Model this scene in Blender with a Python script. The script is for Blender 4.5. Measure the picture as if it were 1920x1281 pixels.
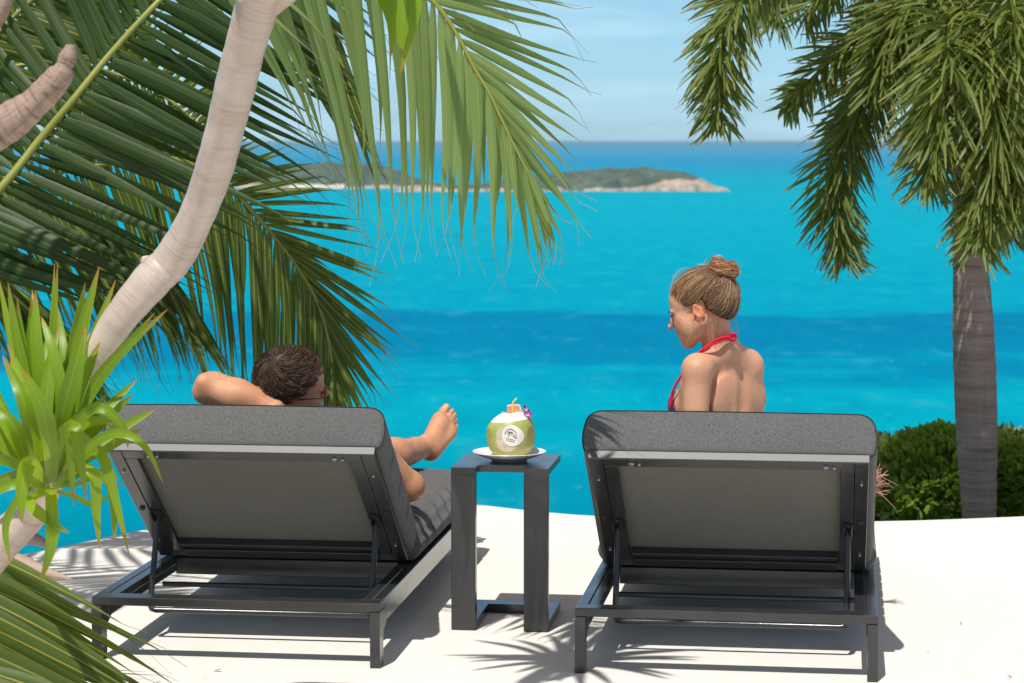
import bpy, math, random
import numpy as np
from mathutils import Vector, Matrix, Euler

# ------------------------------------------------------------------ camera, sky, sun, exposure
scene = bpy.context.scene
for o in list(bpy.data.objects): bpy.data.objects.remove(o)
COL = scene.collection
FPX = 4465.0                        # focal length in pixels of the 1920 px wide photograph
CAM_H = 1.41
PITCH = math.atan(375.0 / FPX)
cam_data = bpy.data.cameras.new('camera'); cam = bpy.data.objects.new('camera', cam_data); COL.objects.link(cam)
cam.location = (0, 0, CAM_H); cam.rotation_euler = (math.pi / 2 - PITCH, 0, 0)
cam_data.sensor_width = 36.0; cam_data.lens = FPX / 1920 * 36.0
cam_data.clip_start = 0.1; cam_data.clip_end = 150000
cam_data.dof.use_dof = True; cam_data.dof.focus_distance = 6.6; cam_data.dof.aperture_fstop = 8.0
cam_data.dof.aperture_blades = 9
scene.camera = cam

SUN = Vector((-0.21, -0.52, 1.0)).normalized()          # towards the sun: behind the camera, slightly left, high
world = bpy.data.worlds.new('World'); scene.world = world; world.use_nodes = True
wn = world.node_tree.nodes; wl = world.node_tree.links
bg = wn['Background']
sky = wn.new('ShaderNodeTexSky'); sky.sky_type = 'NISHITA'; sky.sun_disc = False
sky.sun_elevation = math.asin(SUN.z); sky.sun_rotation = math.atan2(SUN.x, SUN.y)
sky.altitude = 60; sky.air_density = 1.0; sky.dust_density = 0.25; sky.ozone_density = 2.0
# thin fair-weather cloud streaks in the sky itself
tc = wn.new('ShaderNodeTexCoord'); mp = wn.new('ShaderNodeMapping'); mp.inputs['Scale'].default_value = (3.2, 3.2, 26.0)
nz = wn.new('ShaderNodeTexNoise'); nz.inputs['Scale'].default_value = 2.2; nz.inputs['Detail'].default_value = 7; nz.inputs['Roughness'].default_value = 0.55
cr = wn.new('ShaderNodeValToRGB'); cr.color_ramp.elements[0].position = 0.44; cr.color_ramp.elements[1].position = 0.74
cr.color_ramp.elements[1].color = (0.5, 0.5, 0.5, 1)
mx = wn.new('ShaderNodeMix'); mx.data_type = 'RGBA'
mx.inputs['B'].default_value = (12.5, 10.5, 8.6, 1)
wl.new(tc.outputs['Generated'], mp.inputs['Vector']); wl.new(mp.outputs['Vector'], nz.inputs['Vector'])
wl.new(nz.outputs['Fac'], cr.inputs['Fac']); wl.new(cr.outputs['Color'], mx.inputs['Factor'])
wl.new(sky.outputs['Color'], mx.inputs['A'])
hs = wn.new('ShaderNodeHueSaturation'); hs.inputs['Saturation'].default_value = 1.0; hs.inputs['Value'].default_value = 1.0
tint = wn.new('ShaderNodeMix'); tint.data_type = 'RGBA'; tint.blend_type = 'MULTIPLY'; tint.inputs['Factor'].default_value = 1.0
# sky tint: blue low down, warmed overhead out of view to keep shade neutral
sepz = wn.new('ShaderNodeSeparateXYZ'); wl.new(tc.outputs['Generated'], sepz.inputs[0])
hr = wn.new('ShaderNodeValToRGB'); hr.color_ramp.elements[0].position = 0.0; hr.color_ramp.elements[0].color = (0.52, 0.88, 1.42, 1)
hr.color_ramp.elements[1].position = 0.75; hr.color_ramp.elements[1].color = (1.35, 1.08, 0.80, 1)
e_ = hr.color_ramp.elements.new(0.07); e_.color = (0.62, 0.91, 1.18, 1)
wl.new(sepz.outputs['Z'], hr.inputs['Fac']); wl.new(hr.outputs['Color'], tint.inputs['B'])
wl.new(mx.outputs['Result'], tint.inputs['A']); wl.new(tint.outputs['Result'], hs.inputs['Color']); wl.new(hs.outputs['Color'], bg.inputs['Color'])
bg.inputs['Strength'].default_value = 0.098
sun_data = bpy.data.lights.new('sun', 'SUN'); sun_data.energy = 4.6; sun_data.angle = math.radians(0.53)
sun_data.color = (1.0, 0.965, 0.905)
sun = bpy.data.objects.new('sun', sun_data); COL.objects.link(sun)
sun.rotation_euler = SUN.to_track_quat('Z', 'Y').to_euler(); sun.location = (-3, -6, 12)
scene.view_settings.view_transform = 'Standard'; scene.view_settings.look = 'None'
scene.view_settings.gamma = 1.0; scene.view_settings.use_curve_mapping = False
scene.view_settings.exposure = 0.06
scene.cycles.max_bounces = 8; scene.cycles.diffuse_bounces = 4; scene.cycles.transmission_bounces = 4
scene.cycles.caustics_reflective = False; scene.cycles.caustics_refractive = False

R = random.Random(7)
RN = np.random.RandomState(7)

# ------------------------------------------------------------------ helpers
def ray(px, py):
    x = (px - 960) / FPX; y = -(py - 640.5) / FPX
    return Vector((x, math.cos(PITCH) + y * math.sin(PITCH), -math.sin(PITCH) + y * math.cos(PITCH)))
def at(px, py, D):
    d = ray(px, py); return Vector((0, 0, CAM_H)) + d * (D / d.y)
def gz(px, py, z=0.0):
    d = ray(px, py); return Vector((0, 0, CAM_H)) + d * ((z - CAM_H) / d.z)

def tag(o, label=None, cat=None, group=None, kind=None):
    if label: o['label'] = label
    if cat: o['category'] = cat
    if group: o['group'] = group
    if kind: o['kind'] = kind
    return o
def empty(name, loc=(0, 0, 0), rz=0.0):
    o = bpy.data.objects.new(name, None); COL.objects.link(o)
    o.location = loc; o.rotation_euler = (0, 0, rz); o.empty_display_size = 0.1
    return o
def link_mesh(name, me, mat, parent=None):
    if mat is not None and not me.materials: me.materials.append(mat)
    o = bpy.data.objects.new(name, me); COL.objects.link(o)
    if parent is not None: o.parent = parent
    return o

class MB:
    """collects vertices and faces, builds them as one mesh object"""
    def __init__(s): s.v = []; s.f = []; s.uv = []; s.col = []
    def add(s, vs, fs, uvs=None, col=None):
        n = len(s.v); s.v.extend([tuple(v) for v in vs])
        s.f.extend([tuple(i + n for i in f) for f in fs])
        if uvs is not None: s.uv.extend(uvs)
        if col is not None: s.col.extend([col] * len(vs) if not isinstance(col, list) else col)
        return s
    def box(s, c, d, M=None, bev=0.0):
        cx, cy, cz = c; hx, hy, hz = d[0] / 2, d[1] / 2, d[2] / 2
        if bev <= 0:
            vs = [Vector((cx + sx * hx, cy + sy * hy, cz + sz * hz)) for sz in (-1, 1) for sy in (-1, 1) for sx in (-1, 1)]
            fs = [(0, 2, 3, 1), (4, 5, 7, 6), (0, 1, 5, 4), (2, 6, 7, 3), (0, 4, 6, 2), (1, 3, 7, 5)]
        else:
            b = min(bev, hx * .9, hy * .9, hz * .9); vs = []; idx = {}
            for sx in (-1, 1):
                for sy in (-1, 1):
                    for sz in (-1, 1):
                        for a in range(3):
                            p = [sx * (hx - (0 if a == 0 else b)), sy * (hy - (0 if a == 1 else b)), sz * (hz - (0 if a == 2 else b))]
                            idx[(sx, sy, sz, a)] = len(vs); vs.append(Vector((cx + p[0], cy + p[1], cz + p[2])))
            fs = []
            def quad(k, out):
                pts = [vs[i] for i in k]; n = (pts[1] - pts[0]).cross(pts[2] - pts[0])
                fs.append(tuple(k) if n.dot(out) > 0 else tuple(reversed(k)))
            for a in range(3):
                o1, o2 = [(1, 2), (0, 2), (0, 1)][a]
                for s1 in (-1, 1):
                    k = []
                    for (p, q) in ((-1, -1), (1, -1), (1, 1), (-1, 1)):
                        S = [0, 0, 0]; S[a] = s1; S[o1] = p; S[o2] = q; k.append(idx[(S[0], S[1], S[2], a)])
                    out = Vector((0, 0, 0)); out[a] = s1; quad(k, out)
            for a in range(3):
                o1, o2 = [(1, 2), (0, 2), (0, 1)][a]
                for p in (-1, 1):
                    for q in (-1, 1):
                        def I(sa, ax):
                            S = [0, 0, 0]; S[a] = sa; S[o1] = p; S[o2] = q; return idx[(S[0], S[1], S[2], ax)]
                        out = Vector((0, 0, 0)); out[o1] = p; out[o2] = q
                        quad([I(-1, o1), I(1, o1), I(1, o2), I(-1, o2)], out)
            for sx in (-1, 1):
                for sy in (-1, 1):
                    for sz in (-1, 1):
                        quad([idx[(sx, sy, sz, 0)], idx[(sx, sy, sz, 1)], idx[(sx, sy, sz, 2)]], Vector((sx, sy, sz)))
        if M is not None: vs = [M @ v for v in vs]
        return s.add(vs, fs)
    def tube(s, pts, rad, n=10, cap=True, col=None):
        pts = [Vector(p) for p in pts]; m = len(pts)
        if not hasattr(rad, '__len__'): rad = [rad] * m
        vs = []; prev = None
        for i, p in enumerate(pts):
            t = (pts[min(i + 1, m - 1)] - pts[max(i - 1, 0)]).normalized()
            if prev is None:
                a = Vector((0, 0, 1)) if abs(t.z) < .9 else Vector((1, 0, 0))
                u = t.cross(a).normalized()
            else:
                u = (prev - t * prev.dot(t)).normalized()
            prev = u; w = t.cross(u)
            for k in range(n):
                an = 2 * math.pi * k / n; vs.append(p + (u * math.cos(an) + w * math.sin(an)) * rad[i])
        fs = [(i * n + k, i * n + (k + 1) % n, (i + 1) * n + (k + 1) % n, (i + 1) * n + k) for i in range(m - 1) for k in range(n)]
        if cap:
            fs.append(tuple(reversed(range(n)))); fs.append(tuple((m - 1) * n + k for k in range(n)))
        return s.add(vs, fs, col=col)
    def lathe(s, prof, n=32, c=(0, 0, 0), M=None):
        vs = []; c = Vector(c)
        for r, z in prof:
            for k in range(n):
                an = 2 * math.pi * k / n; vs.append(c + Vector((r * math.cos(an), r * math.sin(an), z)))
        fs = [(i * n + k, i * n + (k + 1) % n, (i + 1) * n + (k + 1) % n, (i + 1) * n + k) for i in range(len(prof) - 1) for k in range(n)]
        fs.append(tuple(reversed(range(n)))); fs.append(tuple((len(prof) - 1) * n + k for k in range(n)))
        if M is not None: vs = [M @ v for v in vs]
        return s.add(vs, fs)
    def mesh(s, name, smooth=False):
        me = bpy.data.meshes.new(name); me.from_pydata([tuple(v) for v in s.v], [], s.f); 
        if s.uv and len(s.uv) == len(s.v):
            uvl = me.uv_layers.new(name='UVMap'); li = np.empty(len(me.loops), dtype=np.int32)
            me.loops.foreach_get('vertex_index', li)
            uvl.data.foreach_set('uv', np.asarray(s.uv, dtype=np.float32)[li].ravel())
        if s.col and len(s.col) == len(s.v):
            ca = me.color_attributes.new('tint', 'FLOAT_COLOR', 'POINT')
            a = np.ones((len(s.v), 4), dtype=np.float32); a[:, :3] = np.asarray(s.col, dtype=np.float32)
            ca.data.foreach_set('color', a.ravel())
        if smooth: me.polygons.foreach_set('use_smooth', [True] * len(me.polygons))
        me.update(); return me
    def build(s, name, mat, parent=None, smooth=False, auto=None):
        me = s.mesh(name, smooth or auto is not None)
        if auto is not None: me.set_sharp_from_angle(angle=math.radians(auto))
        return link_mesh(name, me, mat, parent)

def catmull(pts, n):
    """smooth polyline through the points, n samples"""
    P = [Vector(p) for p in pts]; m = len(P) - 1; out = []
    for j in range(n):
        u = j / (n - 1) * m; i = min(int(u), m - 1); t = u - i
        p0 = P[max(i - 1, 0)]; p1 = P[i]; p2 = P[i + 1]; p3 = P[min(i + 2, m)]
        out.append(0.5 * ((2 * p1) + (p2 - p0) * t + (2 * p0 - 5 * p1 + 4 * p2 - p3) * t * t + (3 * p1 - p0 - 3 * p2 + p3) * t ** 3))
    return out
def interp(keys, t):
    ks = sorted(keys)
    if t <= ks[0][0]: return ks[0][1]
    for (a, va), (b, vb) in zip(ks, ks[1:]):
        if t <= b:
            f = (t - a) / (b - a)
            return tuple(x + (y - x) * f for x, y in zip(va, vb)) if hasattr(va, '__len__') else va + (vb - va) * f
    return ks[-1][1]

# ------------------------------------------------------------------ materials
class NT:
    def __init__(s, name):
        s.m = bpy.data.materials.new(name); s.m.use_nodes = True
        s.n = s.m.node_tree.nodes; s.l = s.m.node_tree.links; s.b = s.n['Principled BSDF']; s.out = s.n['Material Output']
    def new(s, t, **kw):
        n = s.n.new(t)
        for k, v in kw.items(): setattr(n, k, v)
        return n
    def link(s, a, b): s.l.new(a, b); return s
    def coords(s, kind='Object', scale=(1, 1, 1)):
        t = s.new('ShaderNodeTexCoord'); m = s.new('ShaderNodeMapping'); m.inputs['Scale'].default_value = scale
        s.link(t.outputs[kind], m.inputs['Vector']); return m.outputs['Vector']
    def noise(s, vec, scale, detail=4, rough=.5, dist=0.0):
        n = s.new('ShaderNodeTexNoise'); n.inputs['Scale'].default_value = scale; n.inputs['Detail'].default_value = detail
        n.inputs['Roughness'].default_value = rough; n.inputs['Distortion'].default_value = dist
        if vec is not None: s.link(vec, n.inputs['Vector'])
        return n.outputs['Fac']
    def ramp(s, fac, stops, interp='LINEAR'):
        r = s.new('ShaderNodeValToRGB'); e = r.color_ramp.elements; r.color_ramp.interpolation = interp
        while len(e) < len(stops): e.new(0.5)
        for el, (p, c) in zip(e, stops): el.position = p; el.color = (*c, 1) if len(c) == 3 else c
        s.link(fac, r.inputs['Fac']); return r.outputs['Color']
    def mix(s, f, a, b, mode='MIX'):
        m = s.new('ShaderNodeMix', data_type='RGBA', blend_type=mode)
        for k, v in (('Factor', f), ('A', a), ('B', b)):
            i = m.inputs[k] if k != 'Factor' else m.inputs[0]
            if k == 'A': i = m.inputs[6]
            if k == 'B': i = m.inputs[7]
            if isinstance(v, (int, float)): i.default_value = v
            elif isinstance(v, tuple): i.default_value = (*v, 1) if len(v) == 3 else v
            else: s.link(v, i)
        return m.outputs[2]
    def math(s, op, a, b=0.0, clamp=False):
        m = s.new('ShaderNodeMath', operation=op); m.use_clamp = clamp
        for i, v in enumerate((a, b)):
            if isinstance(v, (int, float)): m.inputs[i].default_value = v
            else: s.link(v, m.inputs[i])
        return m.outputs[0]
    def bump(s, h, strength=.3, dist=.01):
        b = s.new('ShaderNodeBump'); b.inputs['Strength'].default_value = strength; b.inputs['Distance'].default_value = dist
        s.link(h, b.inputs['Height']); s.link(b.outputs['Normal'], s.b.inputs['Normal']); return s
    def set(s, **kw):
        names = dict(color='Base Color', rough='Roughness', metal='Metallic', spec='Specular IOR Level', coat='Coat Weight', coatr='Coat Roughness', sheen='Sheen Weight', sss='Subsurface Weight')
        for k, v in kw.items():
            i = s.b.inputs[names[k]]
            if isinstance(v, tuple): i.default_value = (*v, 1)
            elif isinstance(v, (int, float)): i.default_value = v
            else: s.link(v, i)
        return s
    def attr(s, name='tint'):
        a = s.new('ShaderNodeAttribute', attribute_name=name); return a.outputs['Color']
    def translucent(s, color, w):
        t = s.new('ShaderNodeBsdfTranslucent'); mxs = s.new('ShaderNodeMixShader'); mxs.inputs[0].default_value = w
        if isinstance(color, tuple): t.inputs['Color'].default_value = (*color, 1)
        else: s.link(color, t.inputs['Color'])
        s.link(s.b.outputs[0], mxs.inputs[1]); s.link(t.outputs[0], mxs.inputs[2]); s.link(mxs.outputs[0], s.out.inputs['Surface'])
        return s

def mat_metal():
    t = NT('charcoal_coated_metal'); v = t.coords('Object')
    n = t.noise(v, 9, 6, .6); f = t.noise(v, 900, 2)
    t.set(color=t.ramp(n, [(.3, (.022, .023, .024)), (.7, (.034, .034, .034))]), spec=.55)
    t.set(rough=t.ramp(n, [(.3, (.15,) * 3), (.75, (.23,) * 3)])); t.bump(f, .12, .0008); return t.m
def mat_lip():
    t = NT('sunlit_charcoal_edge'); t.set(color=(.085, .085, .083), rough=.5, spec=.5, metal=.35); return t.m  # frame metal lightened in colour for the sunlit upper face
def mat_fabric(name, c1, c2, c3):
    t = NT(name); v = t.coords('Object'); a = t.noise(v, 520, 3, .7)
    vs = t.coords('Object', (1, .25, 1)); a2 = t.noise(vs, 260, 3, .7)
    big = t.noise(v, 4, 3)
    col = t.ramp(a, [(.32, c1), (.52, c2), (.70, c3)]); col2 = t.ramp(a2, [(.35, c1), (.6, c3)])
    c = t.mix(.4, col, col2); c = t.mix(t.math('MULTIPLY', big, .35), c, c1)
    t.set(color=c, rough=.9, spec=.12, sheen=.15); h = t.math('ADD', a, t.math('MULTIPLY', t.noise(t.coords('Object', (1, 1.6, 1)), 9, 4, .6), 5.0))
    t.bump(h, .55, .0016); return t.m
def mat_plain(name, c, rough=.5, spec=.5, **kw):
    t = NT(name); v = t.coords('Object'); n = t.noise(v, 30, 4)
    t.set(color=t.mix(t.math('MULTIPLY', n, .35), c, tuple(x * .7 for x in c)), rough=rough, spec=spec, **kw); return t.m
def mat_deck():
    t = NT('terrazzo_deck'); v = t.coords('Object'); big = t.noise(v, .8, 5, .6); mid = t.noise(v, 11, 5, .65); fine = t.noise(v, 260, 3, .7)
    c = t.ramp(mid, [(.25, (.70, .672, .615)), (.55, (.755, .73, .675)), (.8, (.79, .768, .715))])
    c = t.mix(t.ramp(big, [(.35, (0,) * 3), (.7, (.45,) * 3)]), c, (.66, .63, .57))
    vo = t.new('ShaderNodeTexVoronoi'); vo.inputs['Scale'].default_value = 210; t.link(v, vo.inputs['Vector'])
    chip = t.ramp(vo.outputs['Distance'], [(.12, (1,) * 3), (.22, (0,) * 3)])
    pick = t.ramp(t.noise(v, 95, 2), [(.52, (0,) * 3), (.6, (1,) * 3)])
    c = t.mix(t.math('MULTIPLY', t.math('MULTIPLY', chip, pick), .7), c, (.30, .27, .23))
    t.set(color=c, rough=.8, spec=.25); t.bump(fine, .35, .002); return t.m
def mat_sea():
    t = NT('sea_water')
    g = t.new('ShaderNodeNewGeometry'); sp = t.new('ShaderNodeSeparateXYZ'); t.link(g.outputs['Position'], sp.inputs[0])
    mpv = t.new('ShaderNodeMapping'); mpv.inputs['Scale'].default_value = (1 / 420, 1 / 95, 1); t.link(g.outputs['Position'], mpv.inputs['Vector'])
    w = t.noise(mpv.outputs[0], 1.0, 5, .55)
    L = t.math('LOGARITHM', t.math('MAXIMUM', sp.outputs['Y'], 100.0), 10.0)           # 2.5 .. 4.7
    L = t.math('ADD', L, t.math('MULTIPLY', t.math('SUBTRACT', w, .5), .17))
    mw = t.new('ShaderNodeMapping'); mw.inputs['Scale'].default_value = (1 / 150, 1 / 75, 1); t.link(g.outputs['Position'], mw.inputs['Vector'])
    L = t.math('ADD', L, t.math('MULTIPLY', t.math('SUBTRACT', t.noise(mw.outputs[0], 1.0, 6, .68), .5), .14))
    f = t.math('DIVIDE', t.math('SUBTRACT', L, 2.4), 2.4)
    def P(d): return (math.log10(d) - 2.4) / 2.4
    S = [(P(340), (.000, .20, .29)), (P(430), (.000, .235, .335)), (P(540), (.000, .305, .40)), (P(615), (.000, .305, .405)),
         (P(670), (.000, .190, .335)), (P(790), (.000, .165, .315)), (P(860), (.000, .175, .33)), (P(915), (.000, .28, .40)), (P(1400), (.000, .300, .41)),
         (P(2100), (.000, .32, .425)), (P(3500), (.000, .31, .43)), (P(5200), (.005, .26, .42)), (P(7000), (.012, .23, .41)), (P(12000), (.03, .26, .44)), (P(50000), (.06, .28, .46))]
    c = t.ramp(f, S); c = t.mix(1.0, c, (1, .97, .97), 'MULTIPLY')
    m2 = t.new('ShaderNodeMapping'); m2.inputs['Scale'].default_value = (1 / 26, 1 / 16, 1); t.link(g.outputs['Position'], m2.inputs['Vector'])
    n2 = t.noise(m2.outputs[0], 1.0, 6, .65)
    c = t.mix(t.ramp(n2, [(.60, (0,) * 3), (.80, (.30,) * 3)]), c, (.06, .38, .47))
    m3 = t.new('ShaderNodeMapping'); m3.inputs['Scale'].default_value = (1 / 1600, 1 / 500, 1); t.link(g.outputs['Position'], m3.inputs['Vector'])
    n3 = t.noise(m3.outputs[0], 1.0, 4, .6)
    c = t.mix(t.ramp(n3, [(.42, (0,) * 3), (.70, (.28,) * 3)]), c, (.0, .22, .37))
    m5 = t.new('ShaderNodeMapping'); m5.inputs['Scale'].default_value = (1 / 15, 1 / 42, 1); t.link(g.outputs['Position'], m5.inputs['Vector'])
    rp = t.noise(m5.outputs[0], 1.0, 4, .7)
    c = t.mix(t.ramp(rp, [(.34, (.26,) * 3), (.50, (0,) * 3)]), c, (.0, .13, .26)); c = t.mix(t.ramp(rp, [(.57, (0,) * 3), (.74, (.24,) * 3)]), c, (.07, .42, .50))
    m6 = t.new('ShaderNodeMapping'); m6.inputs['Scale'].default_value = (1 / 4.5, 1 / 11, 1); t.link(g.outputs['Position'], m6.inputs['Vector'])
    rq = t.noise(m6.outputs[0], 1.0, 3, .7); c = t.mix(t.ramp(rq, [(.64, (0,) * 3), (.78, (.38,) * 3)]), c, (.16, .52, .60)); c = t.mix(t.ramp(rq, [(.28, (.28,) * 3), (.42, (0,) * 3)]), c, (.0, .14, .26))
    t.set(color=c, rough=.5, spec=0.0)
    m4 = t.new('ShaderNodeMapping'); m4.inputs['Scale'].default_value = (.30, .42, 1); t.link(g.outputs['Position'], m4.inputs['Vector'])
    t.bump(t.noise(m4.outputs[0], 1.0, 5, .6), .5, .9); return t.m
def mat_leaf(name, base, dark, rib=(.42, .40, .06), w=.35, trans=None, ribw=.06, rough=.42, tip=None):
    """u across (0..1), v along; midrib, fibres and dry tip follow the UVs"""
    t = NT(name); uv = t.new('ShaderNodeUVMap'); sp = t.new('ShaderNodeSeparateXYZ'); t.link(uv.outputs[0], sp.inputs[0])
    oi = t.new('ShaderNodeObjectInfo'); v = t.coords('Object')
    n = t.noise(v, 7, 4, .6); st = t.new('ShaderNodeMapping'); st.inputs['Scale'].default_value = (26, 1.2, 1); t.link(uv.outputs[0], st.inputs['Vector'])
    fib = t.noise(st.outputs[0], 1.0, 3, .6)
    c = t.mix(n, dark, base); c = t.mix(t.math('MULTIPLY', fib, .45), c, dark)
    c = t.mix(t.math('MULTIPLY', oi.outputs['Random'], .4), c, tuple(min(1, b * 1.5) for b in base))
    au = t.math('ABSOLUTE', t.math('SUBTRACT', sp.outputs['X'], .5))
    c = t.mix(t.ramp(au, [(ribw * .5, (1,) * 3), (ribw, (0,) * 3)]), c, rib)
    if tip: c = t.mix(t.ramp(sp.outputs['Y'], [(.84, (0,) * 3), (.97, (1,) * 3)]), c, tip)
    t.set(color=c, rough=rough, spec=.3 if 'leaflet' in name else .5)
    t.bump(fib, .25, .002)
    t.translucent(trans if trans else t.mix(.5, c, base), w); return t.m
def mat_skin(name, base, deep):
    t = NT(name); v = t.coords('Object'); a = t.noise(v, 9, 4, .6); f = t.noise(v, 260, 3, .6); m = t.noise(v, 45, 4)
    c = t.mix(t.ramp(a, [(.35, (0,) * 3), (.7, (.6,) * 3)]), base, deep)
    c = t.mix(t.ramp(m, [(.50, (0,) * 3), (.75, (.45,) * 3)]), c, deep); c = t.mix(t.ramp(t.noise(v, 120, 3, .7), [(.58, (0,) * 3), (.72, (.35,) * 3)]), c, tuple(x * .62 for x in deep))
    tin = t.attr('tint'); c = t.mix(1.0, c, tin, 'MULTIPLY')
    t.set(color=c, rough=t.ramp(m, [(.3, (.42,) * 3), (.7, (.58,) * 3)]), spec=.32, sss=.10); t.b.inputs['Subsurface Radius'].default_value = (.01, .004, .002)
    t.b.inputs['Subsurface Scale'].default_value = .6
    t.bump(t.math('ADD', f, t.math('MULTIPLY', m, 1.5)), .30, .0022); return t.m
def mat_hair(name):
    t = NT(name); t.set(color=t.attr('tint'), rough=.5, spec=.25); return t.m

M = dict(
    metal=mat_metal(), lip=mat_lip(),
    fabric=mat_fabric('charcoal_melange_fabric', (.050, .050, .050), (.098, .098, .097), (.20, .198, .194)),
    sling=mat_fabric('taupe_sling_weave', (.075, .070, .060), (.112, .106, .090), (.19, .18, .155)),
    seam=mat_plain('dark_seam_thread', (.035, .035, .036), .9, .1),
    dark=mat_plain('black_rubber', (.015, .015, .015), .6), steel=mat_plain('steel_bolt', (.45, .45, .45), .25, .5, metal=1.0),
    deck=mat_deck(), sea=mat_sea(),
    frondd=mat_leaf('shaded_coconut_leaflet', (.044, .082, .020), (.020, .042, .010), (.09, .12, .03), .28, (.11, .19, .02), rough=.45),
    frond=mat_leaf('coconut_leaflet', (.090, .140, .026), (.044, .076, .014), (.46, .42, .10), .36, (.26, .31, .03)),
    frondl=mat_leaf('sunlit_coconut_leaflet', (.25, .35, .13), (.17, .25, .08), (.42, .40, .10),   .45, (.38, .50, .13), tip=(.40, .32, .20)),  # leaflet copy paled in colour to look sunlit on the overhead frond
    rachis=mat_plain('frond_rachis', (.26, .27, .05), .45),
    drac=mat_leaf('strap_leaf', (.24, .36, .020), (.085, .18, .006), (.28, .38, .04), .40, (.38, .50, .012), ribw=.05, rough=.34, tip=(.42, .16, .05)),
    foxl=mat_leaf('foxtail_leaflet', (.20, .255, .065), (.065, .11, .022), (.36, .36, .12), .42, (.36, .42, .07), rough=.38, tip=(.30, .24, .08)),
)
# ------------------------------------------------------------------ setting: sea, hillside, deck, islands
SEA = -60.0
mb = MB()
ys = [-3000, 250, 400, 700, 1500, 4000, 12000, 40000, 120000]; xs = [-60000, -8000, -1500, -300, 0, 300, 1500, 8000, 60000]
mb.add([(x, y, SEA) for y in ys for x in xs], [(j * 9 + i, j * 9 + i + 1, (j + 1) * 9 + i + 1, (j + 1) * 9 + i) for j in range(8) for i in range(8)])
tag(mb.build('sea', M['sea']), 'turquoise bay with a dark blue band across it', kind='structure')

def hill_z(x, y):
    d = max(0.0, y - 9.4)
    return -0.95 - .33 * d - .0008 * d * d + .25 * math.sin(x * .35) * min(1, d / 6) - .02 * max(0, abs(x) - 30)
t = NT('hillside_scrub'); v = t.coords('Object'); n = t.noise(v, .6, 6, .65)
t.set(color=t.ramp(n, [(.3, (.03, .05, .014)), (.55, (.06, .085, .022)), (.75, (.16, .13, .08))]), rough=.9); t.bump(n, .8, .3)
xs = np.linspace(-160, 160, 81); ys = np.concatenate([np.linspace(-40, 9, 8), np.linspace(10, 175, 60)]); mb = MB(); nx = len(xs)
mb.add([(x, y, hill_z(x, y) + (.12 * math.sin(x * 1.7 + y) if y > 12 else 0)) for y in ys for x in xs],
       [(j * nx + i, j * nx + i + 1, (j + 1) * nx + i + 1, (j + 1) * nx + i) for j in range(len(ys) - 1) for i in range(nx - 1)])
tag(mb.build('hillside', t.m, smooth=True), 'green slope falling from the terrace to the sea', kind='structure')

edge = [(-7, -2), (-5.4, 3.4), (-3.7, 5.7), (-2.7, 6.75), (-2.0, 7.62), (-1.63, 8.13), (-1.33, 8.6), (-1.0, 8.95), (-.62, 9.18), (-.3, 9.25), (-.13, 9.19), (.06, 9.05),
        (.32, 8.91), (.8, 8.81), (1.36, 8.785), (1.93, 8.9), (2.7, 9.1), (4.2, 9.2), (7, 9.2), (7, -2)]
ed = [Vector((edge[0][0], edge[0][1], 0))] + catmull([(x, y, 0) for x, y in edge[1:-1]], 90) + [Vector((edge[-1][0], edge[-1][1], 0))]
mb = MB(); n = len(ed); cen = Vector((0, 4, 0))
rings = [(0.0, 0.0), (.006, -.002), (.012, -.010), (.012, -.30)]
vs = []
for (o_, z_) in rings:
    for q in ed:
        d = (q - cen).normalized(); vs.append(Vector((q.x + d.x * o_, q.y + d.y * o_, z_)))
fs = [(j * n + k, (j + 1) * n + k, (j + 1) * n + (k + 1) % n, j * n + (k + 1) % n) for j in range(3) for k in range(n)]
mb.add(vs, fs); mb.f.append(tuple(reversed(range(n))))
tag(mb.build('deck', M['deck']), 'pale sunlit terrazzo terrace with a curved edge', kind='structure')
mb = MB(); vs = []
for z_ in (-.30, -2.6):
    for q in ed:
        d = (q - cen).normalized(); vs.append(Vector((q.x - d.x * .25, q.y - d.y * .25, z_)))
mb.add(vs, [(k, n + k, n + (k + 1) % n, (k + 1) % n) for k in range(n)])
tag(mb.build('terrace_retaining_wall', mat_plain('rough_render', (.45, .43, .38), .9, .2)), 'rendered wall that holds up the pale terrace', 'wall')

# islands across the bay: ridge meshes with wooded tops and bare rocky shores
t = NT('island_woods_and_rock'); g = t.new('ShaderNodeNewGeometry'); sp = t.new('ShaderNodeSeparateXYZ'); t.link(g.outputs['Position'], sp.inputs[0])
mpv = t.new('ShaderNodeMapping'); mpv.inputs['Scale'].default_value = (1 / 14,) * 3; t.link(g.outputs['Position'], mpv.inputs['Vector'])
n1 = t.noise(mpv.outputs[0], 1, 6, .65); mp2 = t.new('ShaderNodeMapping'); mp2.inputs['Scale'].default_value = (1 / 50, 1 / 50, 1 / 20); t.link(g.outputs['Position'], mp2.inputs['Vector'])
n2 = t.noise(mp2.outputs[0], 1, 4, .6)
gr = t.ramp(n1, [(.3, (.045, .070, .062)), (.5, (.080, .110, .085)), (.7, (.145, .165, .115))])  # woods greyed and blued, distance haze put into their colour
rk = t.ramp(n1, [(.3, (.20, .155, .12)), (.5, (.40, .31, .24)), (.7, (.55, .47, .38))])
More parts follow.
